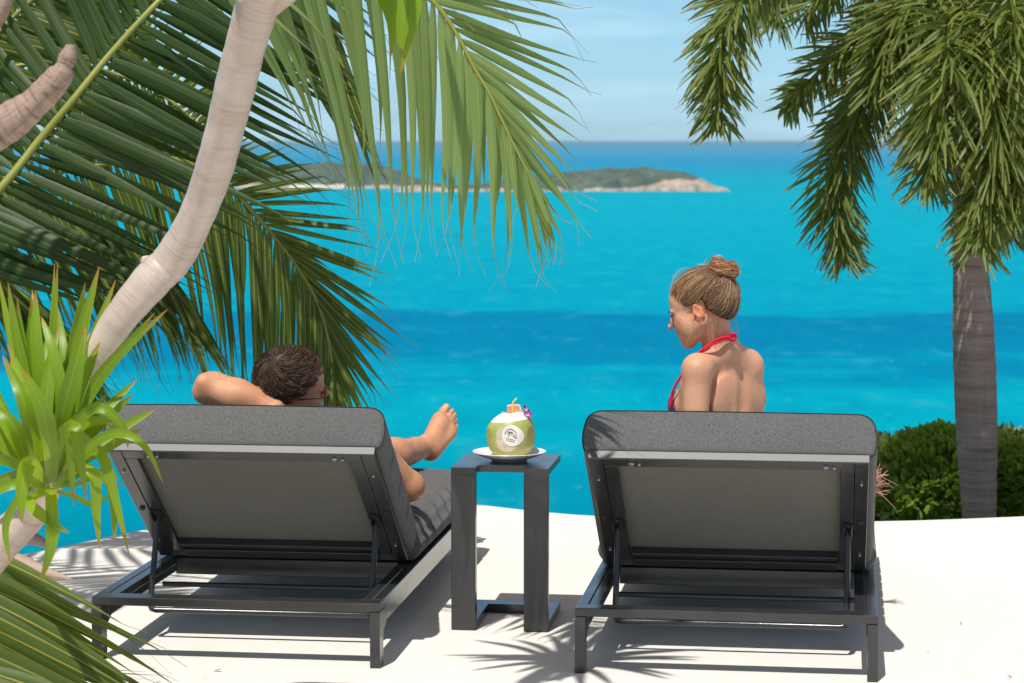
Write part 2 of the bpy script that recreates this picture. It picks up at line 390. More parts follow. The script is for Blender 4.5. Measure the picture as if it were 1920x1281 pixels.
# bare rock climbs higher towards the eastern tip
hgt = t.math('ADD', t.math('SUBTRACT', sp.outputs['Z'], SEA), t.math('MULTIPLY', t.math('SUBTRACT', n2, .5), 22))
lim = t.math('ADD', 2.5, t.math('MULTIPLY', t.math('MAXIMUM', t.math('SUBTRACT', sp.outputs['X'], 120.0), 0.0), .11))
isr = t.ramp(t.math('ADD', t.math('MULTIPLY', t.math('SUBTRACT', lim, hgt), .25), .5), [(.35, (0,) * 3), (.65, (1,) * 3)])
c = t.mix(isr, gr, rk)
t.set(color=c, rough=.95, spec=.1); M['island'] = t.m
def island(name, prof, D, depth, seed, label):
    rs = random.Random(seed); mb = MB(); nu, nv = 150, 26; x0, x1 = prof[0][0], prof[-1][0]; vs = []
    from mathutils import noise as mn
    for i in range(nu):
        px = x0 + (x1 - x0) * i / (nu - 1); top = interp([(p, q) for p, q in prof], px)
        X = (px - 960) / FPX * D; hh = top / FPX * D
        end = min(1, (i / (nu - 1)) / .05, (1 - i / (nu - 1)) / .05)
        dep = depth * (.25 + .75 * math.sin(math.pi * min(1, max(0, i / (nu - 1))))) * (.3 + .7 * end)
        for j in range(nv):
            s = j / (nv - 1); sh = math.sin(math.pi * min(1, s)) ** .55 if 0 < s < 1 else 0
            nzv = mn.noise(Vector((X / 22, s * dep / 22, seed))) * .10 + mn.noise(Vector((X / 7, s * dep / 7, seed + 5))) * .07 + mn.noise(Vector((X / 3, s * dep / 3, seed + 9))) * .05
            z = hh * (sh + nzv * (1 if 0 < s < 1 else 0)) - (3 if s in (0, 1) else 0)
            yj = D + 6 * math.sin(px * .045 + seed) + 4 * math.sin(px * .13) + dep * s
            vs.append((X, yj, SEA + z - .3))
    mb.add(vs, [(i * nv + j, (i + 1) * nv + j, (i + 1) * nv + j + 1, i * nv + j + 1) for i in range(nu - 1) for j in range(nv - 1)])
    return tag(mb.build(name, M['island'], smooth=True), label, kind='structure')
DI = (CAM_H - SEA) * FPX / 93.0
island('island', [(735, 2), (780, 6), (840, 10), (900, 13), (950, 19), (1000, 27), (1060, 34), (1120, 39), (1180, 43), (1230, 42), (1270, 37), (1300, 31), (1322, 21), (1345, 9), (1366, 5), (1372, 0)],
       DI, 190, 3, 'wooded island with a bare rocky eastern tip across the bay')
island('island', [(330, 10), (400, 22), (470, 36), (540, 43), (600, 46), (650, 45), (700, 42), (740, 34), (765, 22), (800, 12), (850, 4)],
       DI * 1.06, 260, 8, 'hazy wooded hill of the island seen behind the palm fronds on the left')
# pale sand beach on the left island
mb = MB(); D0 = DI * 1.055
for i in range(30):
    px = 545 + i * 3.4; X = (px - 960) / FPX * D0
    mb.add([(X - 1.3, D0 - 6, SEA + .2), (X + 1.3, D0 - 6, SEA + .2), (X + 1.3, D0 + 18, SEA + 5 + R.random() * 1.5), (X - 1.3, D0 + 18, SEA + 5 + R.random())], [(0, 1, 2, 3)])
tag(mb.build('beach', mat_plain('pale_sand', (.62, .58, .50), .9, .1)), 'strip of pale sand at the foot of the left hill', kind='structure')

# ------------------------------------------------------------------ sun loungers
LY = math.radians(-7.83)
def mattress(L, W, T, chans, rt=.045, rb=.014, ends=(1, 1), bulge=.012):
    """u along, v across, w thickness; returns MB in (u,v,w) with the channel seams pinched in"""
    def ring(u, inset, pin):
        pts = []; w2 = W / 2 - inset; t1 = T - inset * .9 - pin * .012; b1 = inset * .5
        def arc(cx, cz, r, a0, a1, k):
            for i in range(k + 1):
                a = a0 + (a1 - a0) * i / k; pts.append((cx + r * math.cos(a), cz + r * math.sin(a)))
        r1 = max(.004, rt - inset * .3); r0 = rb
        arc(w2 - r0, b1 + r0, r0, -math.pi / 2, 0, 3)
        for k in range(1, 4): pts.append((w2 + bulge * math.sin(math.pi * k / 4) - pin * .008, b1 + r0 + (t1 - r1 - b1 - r0) * k / 4))
        arc(w2 - r1 - pin * .004, t1 - r1, r1, 0, math.pi / 2, 6)
        for k in range(1, 12):
            x = (w2 - r1) * (1 - 2 * k / 12); pts.append((x, t1 + bulge * .5 * (1 - (x / w2) ** 2)))
        arc(-(w2 - r1 - pin * .004), t1 - r1, r1, math.pi / 2, math.pi, 6)
        for k in range(1, 4): pts.append((-(w2 + bulge * math.sin(math.pi * k / 4) - pin * .008), t1 - r1 - (t1 - r1 - b1 - r0) * k / 4))
        arc(-(w2 - r0), b1 + r0, r0, math.pi, 1.5 * math.pi, 3)
        return [(u, x, z) for x, z in pts]
    st = [(0.0, .014, 0), (.003, .006, 0), (.009, .001, 0), (.02, 0, 0)]
    u = .035
    while u < L - .03: st.append((u, 0, max([math.exp(-((u - c) / .0075) ** 2) - .35 * math.exp(-((abs(u - c) - .05) / .03) ** 2) for c in chans] or [0]))); u += .005
    st += [(L - .02, 0, 0), (L - .009, .001, 0), (L - .003, .006, 0), (L, .014, 0)]
    rs = [ring(*q) for q in st]; m = len(rs[0]); mb = MB(); mb.add([p for r in rs for p in r],
        [(i * m + k, (i + 1) * m + k, (i + 1) * m + (k + 1) % m, i * m + (k + 1) % m) for i in range(len(rs) - 1) for k in range(m)])
    # end faces, slightly cushioned
    for (ri, sgn) in ((0, -1), (len(rs) - 1, 1)):
        base = ri * m; uu = st[ri][0]; cz = T * .5; inner = []
        prev = list(range(base, base + m))
        for sc, du in ((.9, .002), (.6, .006), (.25, .008)):
            cur = []
            for k in range(m):
                _, y, z = rs[ri][k]; yy = y * (1 - (1 - sc) * min(1, .05 / max(.001, abs(y)))) if abs(y) > .05 else y * sc
                hh = W / 2 - abs(y)
                cur.append(len(mb.v)); mb.v.append((uu + sgn * du * 1.0, y * (1 - (1 - sc) * .28), cz + (z - cz) * sc))
            for k in range(m):
                q = (prev[k], prev[(k + 1) % m], cur[(k + 1) % m], cur[k]); mb.f.append(q if sgn < 0 else tuple(reversed(q)))
            prev = cur
        mb.f.append(tuple(prev) if sgn < 0 else tuple(reversed(prev)))
    return mb, rs
B_TOP = Vector((0, .09, .583)); B_BOT = Vector((0, .60, .205)); BU = (B_BOT - B_TOP).normalized(); BN = Vector((0, -BU.z, BU.y)); BL = (B_BOT - B_TOP).length
def frameM(o, u, v, w):
    m = Matrix.Identity(4)
    for i, a in enumerate((u, v, w)):
        for r in range(3): m[r][i] = a[r]
    for r in range(3): m[r][3] = o[r]
    return m
MBK = frameM(B_TOP, BU, Vector((-1, 0, 0)), BN)      # backrest plane: u down the slope, w towards the sitter
if MBK.to_3x3().determinant() < 0: MBK = frameM(B_TOP, BU, Vector((1, 0, 0)), BN)
def xf(mb, Mx): mb.v = [tuple(Mx @ Vector(v)) for v in mb.v]; return mb
HW = .3975; ZT = .176
def make_lounger():
    root = empty('sun_lounger')
    m = M['metal']
    MB().box((0, .03, ZT - .0115), (2 * HW, .06, .023), bev=.0015).build('rear_bar', m, root)
    MB().box((0, 1.77, ZT - .03), (2 * HW - .12, .05, .06), bev=.0015).build('front_bar', m, root)
    for s in (-1, 1):
        # side rail: upper flange and deep web, with the groove between its two strips
        r = MB(); x0 = s * (HW - .0145); r.box((x0, 0.928, ZT - .0325), (.029, 1.735, .065), bev=.0015)
        r.box((s * (HW - .045), 0.928, ZT - .0115), (.029, 1.735, .022), bev=.0015)
        r.build('side_rail', m, root)
        for yy, d in ((.0, 1), (1.80, -1)):
            lg = MB(); xo = s * HW; xi = s * (HW - .026)
            prof = [(0.0, 0), (.052, 0), (.052, .088), (.098, ZT - .066), (.098, ZT - .024), (0.0, ZT - .024)]
            prof = [(yy + d * a - d * .001, b) for a, b in prof]; k = len(prof)
            vs = [(xo + s * .001, a, b) for a, b in prof] + [(xi, a, b) for a, b in prof]
            fs = [tuple(range(k)), tuple(reversed(range(k, 2 * k)))] + [(i, k + i, k + (i + 1) % k, (i + 1) % k) for i in range(k)]
            if s * d > 0: fs = [tuple(reversed(f)) for f in fs]
            lg.add(vs, fs); lg.build('leg', m, root)
    # hinge crossbars, tilt tube, support brace
    MB().box((0, .655, .150), (2 * HW - .12, .04, .05), bev=.002).build('hinge_bar', m, root)
    MB().tube([(-HW + .058, .50, .120), (HW - .058, .50, .120)], .0075, 10).build('cross_tube', m, root, auto=40)
    pts = []
    zt, yt, zb, yb, x = .352, .385, .086, .285, .318
    for s in (-1, 1):
        q = [Vector((s * x, yt, zt)), Vector((s * x, yb + .012, zb + .03)), Vector((s * x, yb + .004, zb + .012)), Vector((s * (x - .006), yb, zb + .003)), Vector((s * (x - .018), yb, zb))]
        pts += q if s < 0 else list(reversed(q))
    MB().tube(pts, .0085, 12).build('support_brace', m, root, auto=50)
    # backrest: frame, sling, bolts
    bk = MB()
    wf, th = .371, .022
    for s in (-1, 1):
        bk.box((BL / 2, s * (wf - .0185), -th / 2), (BL - .004, .037, th), MBK, .0015)
        bk.box((BL / 2, s * (wf - .0565), -th / 2 - .001), (BL - .08, .036, th - .002), MBK, .0015)
    bk.box((BL - .022, 0, -th / 2 - .002), (.042, 2 * wf - .16, th - .002), MBK, .0015)
    bk.box((BL - .085, 0, -th / 2 - .008), (.018, 2 * wf - .16, th), MBK, .0015)
    fr = bk.build('backrest_frame', m, root)
    MB().box((.020, 0, -th / 2 - .0005), (.040, 2 * wf - .076, th - .001), MBK, .0015).build('top_bar', m, fr)
    MB().box((-.0035, 0, -th / 2), (.007, 2 * wf + .002, th + .001), MBK, .0012).build('top_lip', M['lip'], fr)
    sl = MB(); nu, nv = 14, 20
    vs = []
    for side in (0, 1):
        for i in range(nu + 1):
            for j in range(nv + 1):
                u = .034 + (BL - .116) * i / nu; vv = (wf - .073) * (2 * j / nv - 1); sag = .010 * math.sin(math.pi * i / nu) * math.cos(math.pi * j / nv - math.pi / 2)
                vs.append(MBK @ Vector((u, vv, -.006 - sag * .5 + (.003 if side else 0))))
    N1 = (nu + 1) * (nv + 1)
    fs = [(i * (nv + 1) + j, i * (nv + 1) + j + 1, (i + 1) * (nv + 1) + j + 1, (i + 1) * (nv + 1) + j) for i in range(nu) for j in range(nv)]
    fs += [tuple(reversed([k + N1 for k in f])) for f in fs]
    sl.add(vs, fs); sl.build('sling_panel', M['sling'], root, smooth=True)
    MB().box((0, 1.21, ZT - .018), (2 * HW - .13, 1.04, .006)).build('seat_panel', M['sling'], root)
    for (u, vv, r_) in ((.11, .352, .0042), (.33, .352, .008), (.53, .352, .0045)):
        for s in (-1, 1):
            b = MB(); b.lathe([(r_, 0), (r_, .003), (r_ * .8, .006), (r_ * .3, .0072)], 10, M=MBK @ Matrix.Translation((u, s * vv, -th)) @ Matrix.Rotation(math.pi, 4, 'X'))
            b.build('bolt', M['steel' if r_ < .006 else 'dark'], root)
    for s in (-1, 1):
        for (vv, r_) in ((.258, .0078), (.280 if s < 0 else .236, .0045)):
            b = MB(); b.lathe([(r_, 0), (r_, .003), (r_ * .8, .006), (r_ * .3, .0072)], 10, M=MBK @ Matrix.Translation((.021, s * vv, -th)) @ Matrix.Rotation(math.pi, 4, 'X'))
            b.build('bolt', M['steel'], root)
        br = MB(); c = MBK.inverted() @ Vector((0, .385, .352))
        br.box((c.x - .012, s * .318 - .010, -th - .008), (.05, .005, .022), MBK, .001).box((c.x - .012, s * .318 + .010, -th - .008), (.05, .005, .022), MBK, .001)
        br.box((c.x - .025, s * .318, -th - .004), (.018, .03, .008), MBK, .001)
        br.build('brace_bracket', m, root)
    # cushions
    mt, rs = mattress(BL - .005, .778, .128, [.15, .30, .45], rt=.046, bulge=.004)
    xf(mt, MBK @ Matrix.Translation((-.004, 0, .001)))
    bc = mt.build('backrest_cushion', M['fabric'], root, auto=50)
    for ri in (3,):
        loop = [MBK @ (Vector(p) + Vector((-.004, 0, .001))) for p in rs[2]]; loop = [p + (MBK.to_3x3() @ Vector((-.003, 0, 0))) for p in loop]
        MB().tube(loop + [loop[0]], .0016, 5, False).build('seam', M['seam'], bc)
    MS = frameM(Vector((0, .63, ZT + .004)), Vector((0, 1, 0)), Vector((-1, 0, 0)), Vector((0, 0, 1)))
    mt, rs = mattress(1.17, .778, .128, [.14, .28, .42, .56, .70, .84, .98], rt=.055, bulge=.014)
    for i, v in enumerate(mt.v):                      # soft dip where bodies sit, rounded far end
        u, y, w = v; k = w / .128
        w += -.012 * k * math.exp(-((u - .25) / .2) ** 2) + (-.05 * k * max(0, (u - 1.01) / .16) ** 2)
        mt.v[i] = (u, y, w)
    xf(mt, MS); mt.build('seat_cushion', M['fabric'], root, auto=50)
    return root
def kids(o): return [c for c in bpy.data.objects if c.parent == o]
def copy_tree(o, parent=None):
    c = o.copy(); COL.objects.link(c); c.parent = parent
    for ch in kids(o):
        if ch is not c: copy_tree(ch, c)
    return c
lr = make_lounger()
lr.location = (.5615, 6.187, 0); lr.rotation_euler.z = LY
tag(lr, 'right charcoal sun lounger with a woman sitting on it, leaf shadows on its cushion corner', 'sun lounger', 'sun loungers on the terrace')
ll = copy_tree(lr)
ll.location = (-.7495, 6.348, 0); ll.rotation_euler.z = math.radians(-7.4)
tag(ll, 'left charcoal sun lounger beside the leaning trunk, with a man lying on it')
MLR = Matrix.Translation(lr.location) @ Matrix.Rotation(lr.rotation_euler.z, 4, 'Z')
MLL = Matrix.Translation(ll.location) @ Matrix.Rotation(ll.rotation_euler.z, 4, 'Z')

# ------------------------------------------------------------------ side table, plate, coconut
TH = .475
tb = empty('side_table', (-.036, 6.785, 0), math.radians(-7.4))
tag(tb, 'charcoal metal C-shaped side table between the two sun loungers, a coconut on top', 'side table')
W2 = .141; DD = .325
def slab(z0, z1, lw, nd):
    """rectangle with a notch cut between the legs from the near edge"""
    o = [(-W2, 0), (-W2 + lw, 0), (-W2 + lw, nd), (W2 - lw, nd), (W2 - lw, 0), (W2, 0), (W2, DD), (-W2, DD)]
    k = len(o); mb = MB()
    vs = [(x, y, z1) for x, y in o] + [(x, y, z0) for x, y in o]
    fs = [(0, 1, 2, 7), (2, 3, 6, 7), (3, 4, 5, 6)]
    fs += [tuple(k + i for i in reversed(f)) for f in fs] + [((i + 1) % k, i, k + i, k + (i + 1) % k) for i in range(k)]
    return mb.add(vs, fs)
slab(TH - .020, TH, .071, .060).build('tabletop', M['metal'], tb)
slab(0.004, .028, .071, .262).build('base', M['metal'], tb)
for s in (-1, 1):
    MB().box((s * (W2 - .0355), .0145, (TH - .0205 + .002) / 2), (.0708, .030, TH - .0215), bev=.0012).build('leg', M['metal'], tb)
pc = at(955, 853, 6.95); pc.z = TH
pl = MB().lathe([(.0, .0), (.052, .0), (.055, .004), (.060, .006), (.085, .014), (.1065, .0245), (.1085, .0265), (.1075, .0278), (.104, .0262), (.084, .0175), (.055, .0095), (.0, .0092)], 64)
plate = pl.build('plate', mat_plain('white_glazed_ceramic', (.80, .79, .77), .22, .5), None, auto=40); plate.location = (pc.x, pc.y, TH + .001)
tag(plate, 'white shallow plate under the coconut on the side table', 'plate')
ct = empty('coconut', (pc.x + .004, pc.y, TH + .0105), 0)
tag(ct, 'trimmed green drinking coconut with a round white stamped patch, on a white plate', 'coconut')
t = NT('coconut_husk'); v = t.coords('Object'); n = t.noise(v, 7, 3, .5); f = t.noise(v, 60, 4, .7)
gcol = t.ramp(n, [(.30, (.30, .35, .09)), (.5, (.40, .43, .12)), (.68, (.50, .47, .20))])
fl = t.new('ShaderNodeAttribute', attribute_name='tint')
c = t.mix(fl.outputs['Fac'], gcol, t.ramp(f, [(.35, (.50, .38, .26)), (.6, (.66, .54, .42))]))
c = t.mix(t.ramp(f, [(.62, (0,) * 3), (.72, (.5,) * 3)]), c, (.22, .15, .06))
t.set(color=c, rough=.42, spec=.4); t.bump(f, .2, .002)
RC = .0712; mb = MB(); nu, nv = 96, 64; ztop = .111; vs = []; cols = []
patch_dir = Vector((.015, -1, .12)).normalized()
# trimmed facets: (azimuth centre, half width in x, bare?) flat knife cuts running down the husk
def coco_point(th, z):
    zz = (z - .062) / .078; r = RC * math.sqrt(max(0, 1 - abs(zz) ** 2.4)) if abs(zz) < 1 else 0
    if z < .05: r = r * (1 - .12 * ((.05 - z) / .05) ** 2)
    x = r * math.cos(th); y = r * math.sin(th)
    bare = 0.0
    for (ca, d) in ((-100, .0635), (-30, .0672), (-158, .069), (40, .066), (95, .067), (160, .068)):
        a = math.radians(ca); nx, ny = math.cos(a), math.sin(a); k = x * nx + y * ny
        lim = d - .10 * max(0, .045 - z)
        if k > lim: x -= nx * (k - lim); y -= ny * (k - lim)
        if k > lim and z < .105 and ca in (-100, -30): bare = 1.0 if (ca == -100 or z < .03) else bare
    return Vector((x, y, z)), bare
for j in range(nv + 1):
    z = .003 + (ztop - .003) * j / nv
    for i in range(nu):
        p, b = coco_point(2 * math.pi * i / nu, z)
        # tilt of the cut top
        if z > .088: p.z += .05 * p.x * (z - .088) / .01
        vs.append(p); cols.append((b, b, b))
fs = [(j * nu + i, j * nu + (i + 1) % nu, (j + 1) * nu + (i + 1) % nu, (j + 1) * nu + i) for j in range(nv) for i in range(nu)]
fs += [tuple(reversed(range(nu)))]
mb.add(vs, fs, col=cols); husk = mb.build('husk', t.m, ct, auto=35)
rim = [Vector(v) for v in vs[-nu:]]
mb = MB(); cc = sum(rim, Vector()) / nu; rings = [(1.0, 0), (.985, .0012), (.90, .006), (.74, .013), (.60, .018), (.46, .0205), (.34, .021), (.32, .012), (.0001, .010)]
mb.add([cc + (p - cc) * a + Vector((0, 0, b)) for a, b in rings for p in rim], [(j * nu + i, j * nu + (i + 1) % nu, (j + 1) * nu + (i + 1) % nu, (j + 1) * nu + i) for j in range(len(rings) - 1) for i in range(nu)])
M['flesh'] = mat_plain('cut_white_husk', (.80, .76, .68), .7, .25)
mb.build('cut_top', M['flesh'], ct, auto=50)
# the shaved white oval with its burnt-in stamp: thin sheets wrapped on the husk
def on_husk(a, b, lift):
    """a,b in metres on the patch plane (a right, b up) -> point on the husk surface, lifted"""
    z = .070 + b; lo, hi = -math.pi, 0; want = a
    th = -math.pi / 2 + math.asin(max(-.95, min(.95, a / .072)))
    p, _ = coco_point(th, z); n = Vector((p.x, p.y, (z - .062) * .9)).normalized(); return p + n * lift
def sheet(name, pts2, tris, lift, mat, parent):
    mb = MB(); mb.add([on_husk(a, b, lift) for a, b in pts2], tris); return mb.build(name, mat, parent, smooth=True)
P2 = []; T2 = []; na, nr = 40, 8
P2.append((.004, .0))
for r_ in range(1, nr + 1):
    for i in range(na):
        a = 2 * math.pi * i / na; x = math.cos(a) * .0335; y = math.sin(a) * .0305; k = r_ / nr
        x, y = x * k, y * k; ca, sa = math.cos(-.42), math.sin(-.42)
        P2.append((.004 + (x * ca - y * sa) * (1 + .08 * math.sin(a + 1)), (x * sa + y * ca) * (1 - .10 * math.cos(a))))
for i in range(na): T2.append((0, 1 + i, 1 + (i + 1) % na))
for r_ in range(1, nr):
    for i in range(na): T2.append((1 + (r_ - 1) * na + i, 1 + r_ * na + i, 1 + r_ * na + (i + 1) % na, 1 + (r_ - 1) * na + (i + 1) % na))
sheet('stamp_patch', P2, T2, .0012, M['flesh'], husk)
ST = [];
def seg(x0, y0, x1, y1, w, n=4):
    d = Vector((x1 - x0, y1 - y0)); L = d.length; d /= L; nn = Vector((-d.y, d.x)) * w / 2; out = []
    for k in range(n):
        a = Vector((x0, y0)) + d * L * k / n; b = Vector((x0, y0)) + d * L * (k + 1) / n
        out.append([a + nn, a - nn, b - nn, b + nn])
    ST.extend(out)
def poly(pts, w):
    for (a, b), (c_, d_) in zip(pts, pts[1:]): seg(a, b, c_, d_, w, 2)
arc = [(-.001 + .0165 * math.cos(math.radians(a)), .003 + .0165 * math.sin(math.radians(a))) for a in range(178, -32, -10)]
poly(arc, .0017); poly([(.0130, -.0055), (.0185, -.0068)], .0022)
trunk_ = [(-.0080, -.0030), (-.0066, .0015), (-.0045, .0055), (-.0022, .0090)]; poly(trunk_, .0014)
for (dx, dy, sg) in ((-.0095, -.0010, .003), (-.0085, -.0055, .002), (-.006, .0030, .002), (.0065, .0022, .002), (.0090, -.002, .003), (.0085, -.0065, .002), (.0035, -.0075, .0)):
    poly([(-.0022 + dx * q, .0092 + dy * q + sg * math.sin(math.pi * q)) for q in (0, .3, .6, .85, 1)], .0011)
for (x, y) in ((.0088, .0028), (.0066, -.0012), (.0108, -.0022), (.0090, -.0005), (.0110, -.0046)): poly([(x - .001, y - .0008), (x + .001, y + .0008)], .0018)
FONT = {'W': ['10001', '10001', '10101', '11011', '10001'], 'A': ['01110', '10001', '11111', '10001', '10001'], 'T': ['11111', '00100', '00100', '00100', '00100'], 'I': ['111', '010', '010', '010', '111'],
        'H': ['1001', '1001', '1111', '1001', '1001'], 'U': ['1001', '1001', '1001', '1001', '0110'], 'K': ['1001', '1010', '1100', '1010', '1001'], 'O': ['0110', '1001', '1001', '1001', '0110'],
        'N': ['1001', '1101', '1011', '1001', '1001'], 'R': ['1110', '1001', '1110', '1010', '1001'], 'E': ['111', '100', '110', '100', '111'], 'S': ['0111', '1000', '0110', '0001', '1110'], 'M': ['10001', '11011', '10101', '10001', '10001'],
        'G': ['0111', '1000', '1011', '1001', '0111'], 'D': ['1110', '1001', '1001', '1001', '1110'], '.': ['0', '0', '0', '0', '1'], 'P': ['1110', '1001', '1110', '1000', '1000'], ' ': ['00'] * 5}
def text(s_, x, y, u, rot):
    ca, sa = math.cos(rot), math.sin(rot); cx = 0
    for ch in s_:
        g_ = FONT[ch]; wd = len(g_[0])
        for r_ in range(5):
            run = 0
            for k in range(wd + 1):
                if k < wd and g_[r_][k] == '1': run += 1
                elif run:
                    a0, a1 = (cx + k - run) * u, (cx + k) * u; b = -(r_ + .5) * u * 1.15
                    seg(x + a0 * ca - b * sa, y + a0 * sa + b * ca, x + a1 * ca - b * sa, y + a1 * sa + b * ca, u * 1.15, 1); run = 0
        cx += wd + 1
text('. MATIHATION', -.0165, -.0052, .00052, -.20); text('. PR NAMMON .', -.0155, -.0105, .00052, -.20)
pts2 = [tuple(p) for q in ST for p in q]
sheet('stamp_print', pts2, [(4 * k, 4 * k + 1, 4 * k + 2, 4 * k + 3) for k in range(len(ST))], .0018, mat_plain('burnt_brown_print', (.05, .03, .018), .8, .1), husk)
# straw, fruit wedge, orchid: things of their own on the coconut
cb = ct.location.copy(); ZC = cb.z + .123
def cpt(px, py, D=None): return at(px, py, D if D else cb.y)
st_ = MB().tube([cpt(961.5, 780, cb.y - .012), cpt(961.5, 757.5, cb.y - .012), cpt(961.9, 755.5, cb.y - .012), cpt(963, 753, cb.y - .012), cpt(969, 747, cb.y - .012)], .0026, 12)
tag(st_.build('drinking_straw', mat_plain('yellow_plastic', (.80, .58, .12), .35, .5), auto=40), 'yellow bendy straw standing in the coconut', 'straw')
t = NT('papaya_flesh'); v = t.coords('Object'); n = t.noise(v, 90, 3, .6)
t.set(color=t.ramp(n, [(.35, (.62, .16, .06)), (.6, (.80, .34, .18)), (.75, (.85, .55, .38))]), rough=.35); t.bump(n, .5, .002)
fw = empty('fruit_wedge', cpt(964, 776)); tag(fw, 'orange fruit wedge with a pale rind stuck on top of the coconut', 'fruit wedge')
def quadprism(P, dep, name, mat, par, bev=0):
    o = Vector(par.location); vs = []
    for dy in (-dep / 2, dep / 2):
        for (x, y) in P: vs.append(cpt(x, y) + Vector((0, dy, 0)) - o)
    k = len(P); fs = [tuple(reversed(range(k))), tuple(range(k, 2 * k))] + [(i, (i + 1) % k, k + (i + 1) % k, k + i) for i in range(k)]
    return MB().add(vs, fs).build(name, mat, par)
quadprism([(952, 778), (951, 763), (956, 761.6), (966, 761.2), (973, 761.5), (978.5, 777), (972, 778.5), (963, 775)], .026, 'flesh', t.m, fw)
quadprism([(950.8, 762.8), (951.4, 760.2), (962, 759.2), (973, 759.0), (975.5, 760.2), (980.5, 775), (978.7, 777), (973, 761.3), (966, 761), (956, 761.4)], .028, 'rind', mat_plain('pale_rind', (.80, .60, .42), .5, .3), fw)
tag(MB().tube([cpt(940, 772.4), cpt(948, 773.6), cpt(985, 780)], .0009, 6).build('cocktail_stick', mat_plain('bamboo_stick', (.70, .62, .45), .6, .3)), 'thin pale wooden stick through the fruit on the coconut', 'cocktail stick')
oc = empty('orchid', cpt(989, 778, cb.y - .03)); tag(oc, 'magenta and white orchid bloom tucked into the coconut rim', 'orchid')
t = NT('orchid_petal'); uv = t.new('ShaderNodeUVMap'); sp = t.new('ShaderNodeSeparateXYZ'); t.link(uv.outputs[0], sp.inputs[0])
t.set(color=t.ramp(sp.outputs['Y'], [(.0, (.75, .62, .72)), (.30, (.62, .28, .55)), (.55, (.42, .012, .30)), (1, (.34, .008, .22))]), rough=.4); t.translucent((.6, .05, .4), .25)
M['petal'] = t.m
def petal(base, tip, w, par, cup=.3, mat=None, name='petal'):
    b = Vector(base); e = Vector(tip); d = e - b; L = d.length; d.normalize(); s_ = d.cross(Vector((0, -1, .2))).normalized(); nrm = s_.cross(d)
    vs = []; uvs = []; k = 8
    for i in range(k + 1):
        f = i / k; ww = w * math.sin(math.pi * min(.97, .08 + .9 * f ** .8)) ** .8
        for j in (-1, -.5, 0, .5, 1):
            vs.append(b + d * L * f + s_ * ww * j / 2 + nrm * (cup * w * (j * j - .5) * .5 - L * .12 * math.sin(f * 3))); uvs.append(((j + 1) / 2, f))
    fs = [(i * 5 + j, i * 5 + j + 1, (i + 1) * 5 + j + 1, (i + 1) * 5 + j) for i in range(k) for j in range(4)]
    return MB().add(vs, fs, uvs).build(name, mat or M['petal'], par, smooth=True)
def opx(px, py, dy=0): return cpt(px, py, cb.y - .03 + dy) - Vector(oc.location)
cN = opx(988.5, 778)
for (px, py, w, dy) in ((993.5, 767, .011, .004), (998.5, 775.5, .013, 0), (996.5, 784, .011, -.003), (986.5, 789.5, .010, -.004), (981.5, 775, .010, .002), (983.5, 769, .007, .006)):
    petal(cN, opx(px, py, dy), w, oc)
petal(opx(987.5, 771), opx(982, 758.5, -.002), .0095, oc, .6, name='bud'); 
MB().tube([cN, opx(987.5, 771)], .0009, 6).build('stem', mat_plain('orchid_stem', (.30, .38, .10)), oc)
petal(cN, opx(991, 780, -.008), .006, oc, .8, mat_plain('orchid_lip', (.75, .60, .72)), 'lip')
# ------------------------------------------------------------------ vegetation
def ribbon(pts, wv, wid, fold, rng):
    """leaf blade along pts; wv: width vector per point; returns verts, faces, uvs (3 across)"""
    vs = []; uvs = []; m = len(pts)
    for i, p in enumerate(pts):
        t = (pts[min(i + 1, m - 1)] - pts[max(i - 1, 0)]).normalized(); w = wv[i]; w = (w - t * w.dot(t)).normalized(); nn = t.cross(w)
        h = wid[i] / 2; f = i / (m - 1)
        vs += [p - w * h + nn * h * fold, p, p + w * h + nn * h * fold]; uvs += [(0, f), (.5, f), (1, f)]
    fs = []
    for i in range(m - 1):
        a = i * 3; fs += [(a, a + 1, a + 4, a + 3), (a + 1, a + 2, a + 5, a + 4)]
    return vs, fs, uvs
def blade_shape(base, tip, droop, curl, width, axis, rng, n=10, fold=.35, prof='palm', twist=0.0, hook=0.0):
    base = Vector(base); tip = Vector(tip); d = tip - base; L = d.length
    side = d.cross(axis).normalized(); pts = []; wv = []; wd = []
    for i in range(n + 1):
        f = i / n
        p = base + d * f + side * curl * L * math.sin(math.pi * f) + Vector((0, 0, 1)) * droop * L * (math.sin(math.pi * f * .5 + .0) - f) * 1.6
        if f > .82: p = p + side * hook * ((f - .82) / .18) ** 2 + Vector((0, 0, -1)) * abs(hook) * .8 * ((f - .82) / .18)
        pts.append(p)
        if prof == 'palm': w = width * min(1, .3 + f * 6) * (1 - min(1, max(0, (f - .30) / .58)) ** 1.45) + .0013
        elif prof == 'strap': w = width * (.55 + .45 * math.sin(math.pi * min(1, f * 1.15) ** .9)) * (1 - max(0, (f - .45) / .55) ** 2.2) + .001
        else: w = width * (math.sin(math.pi * (.06 + .90 * f)) ** .7) + .0008
        a = twist * f
        wv.append(side * math.cos(a) + axis * math.sin(a)); wd.append(w)
    return ribbon(pts, wv, wd, fold, rng)
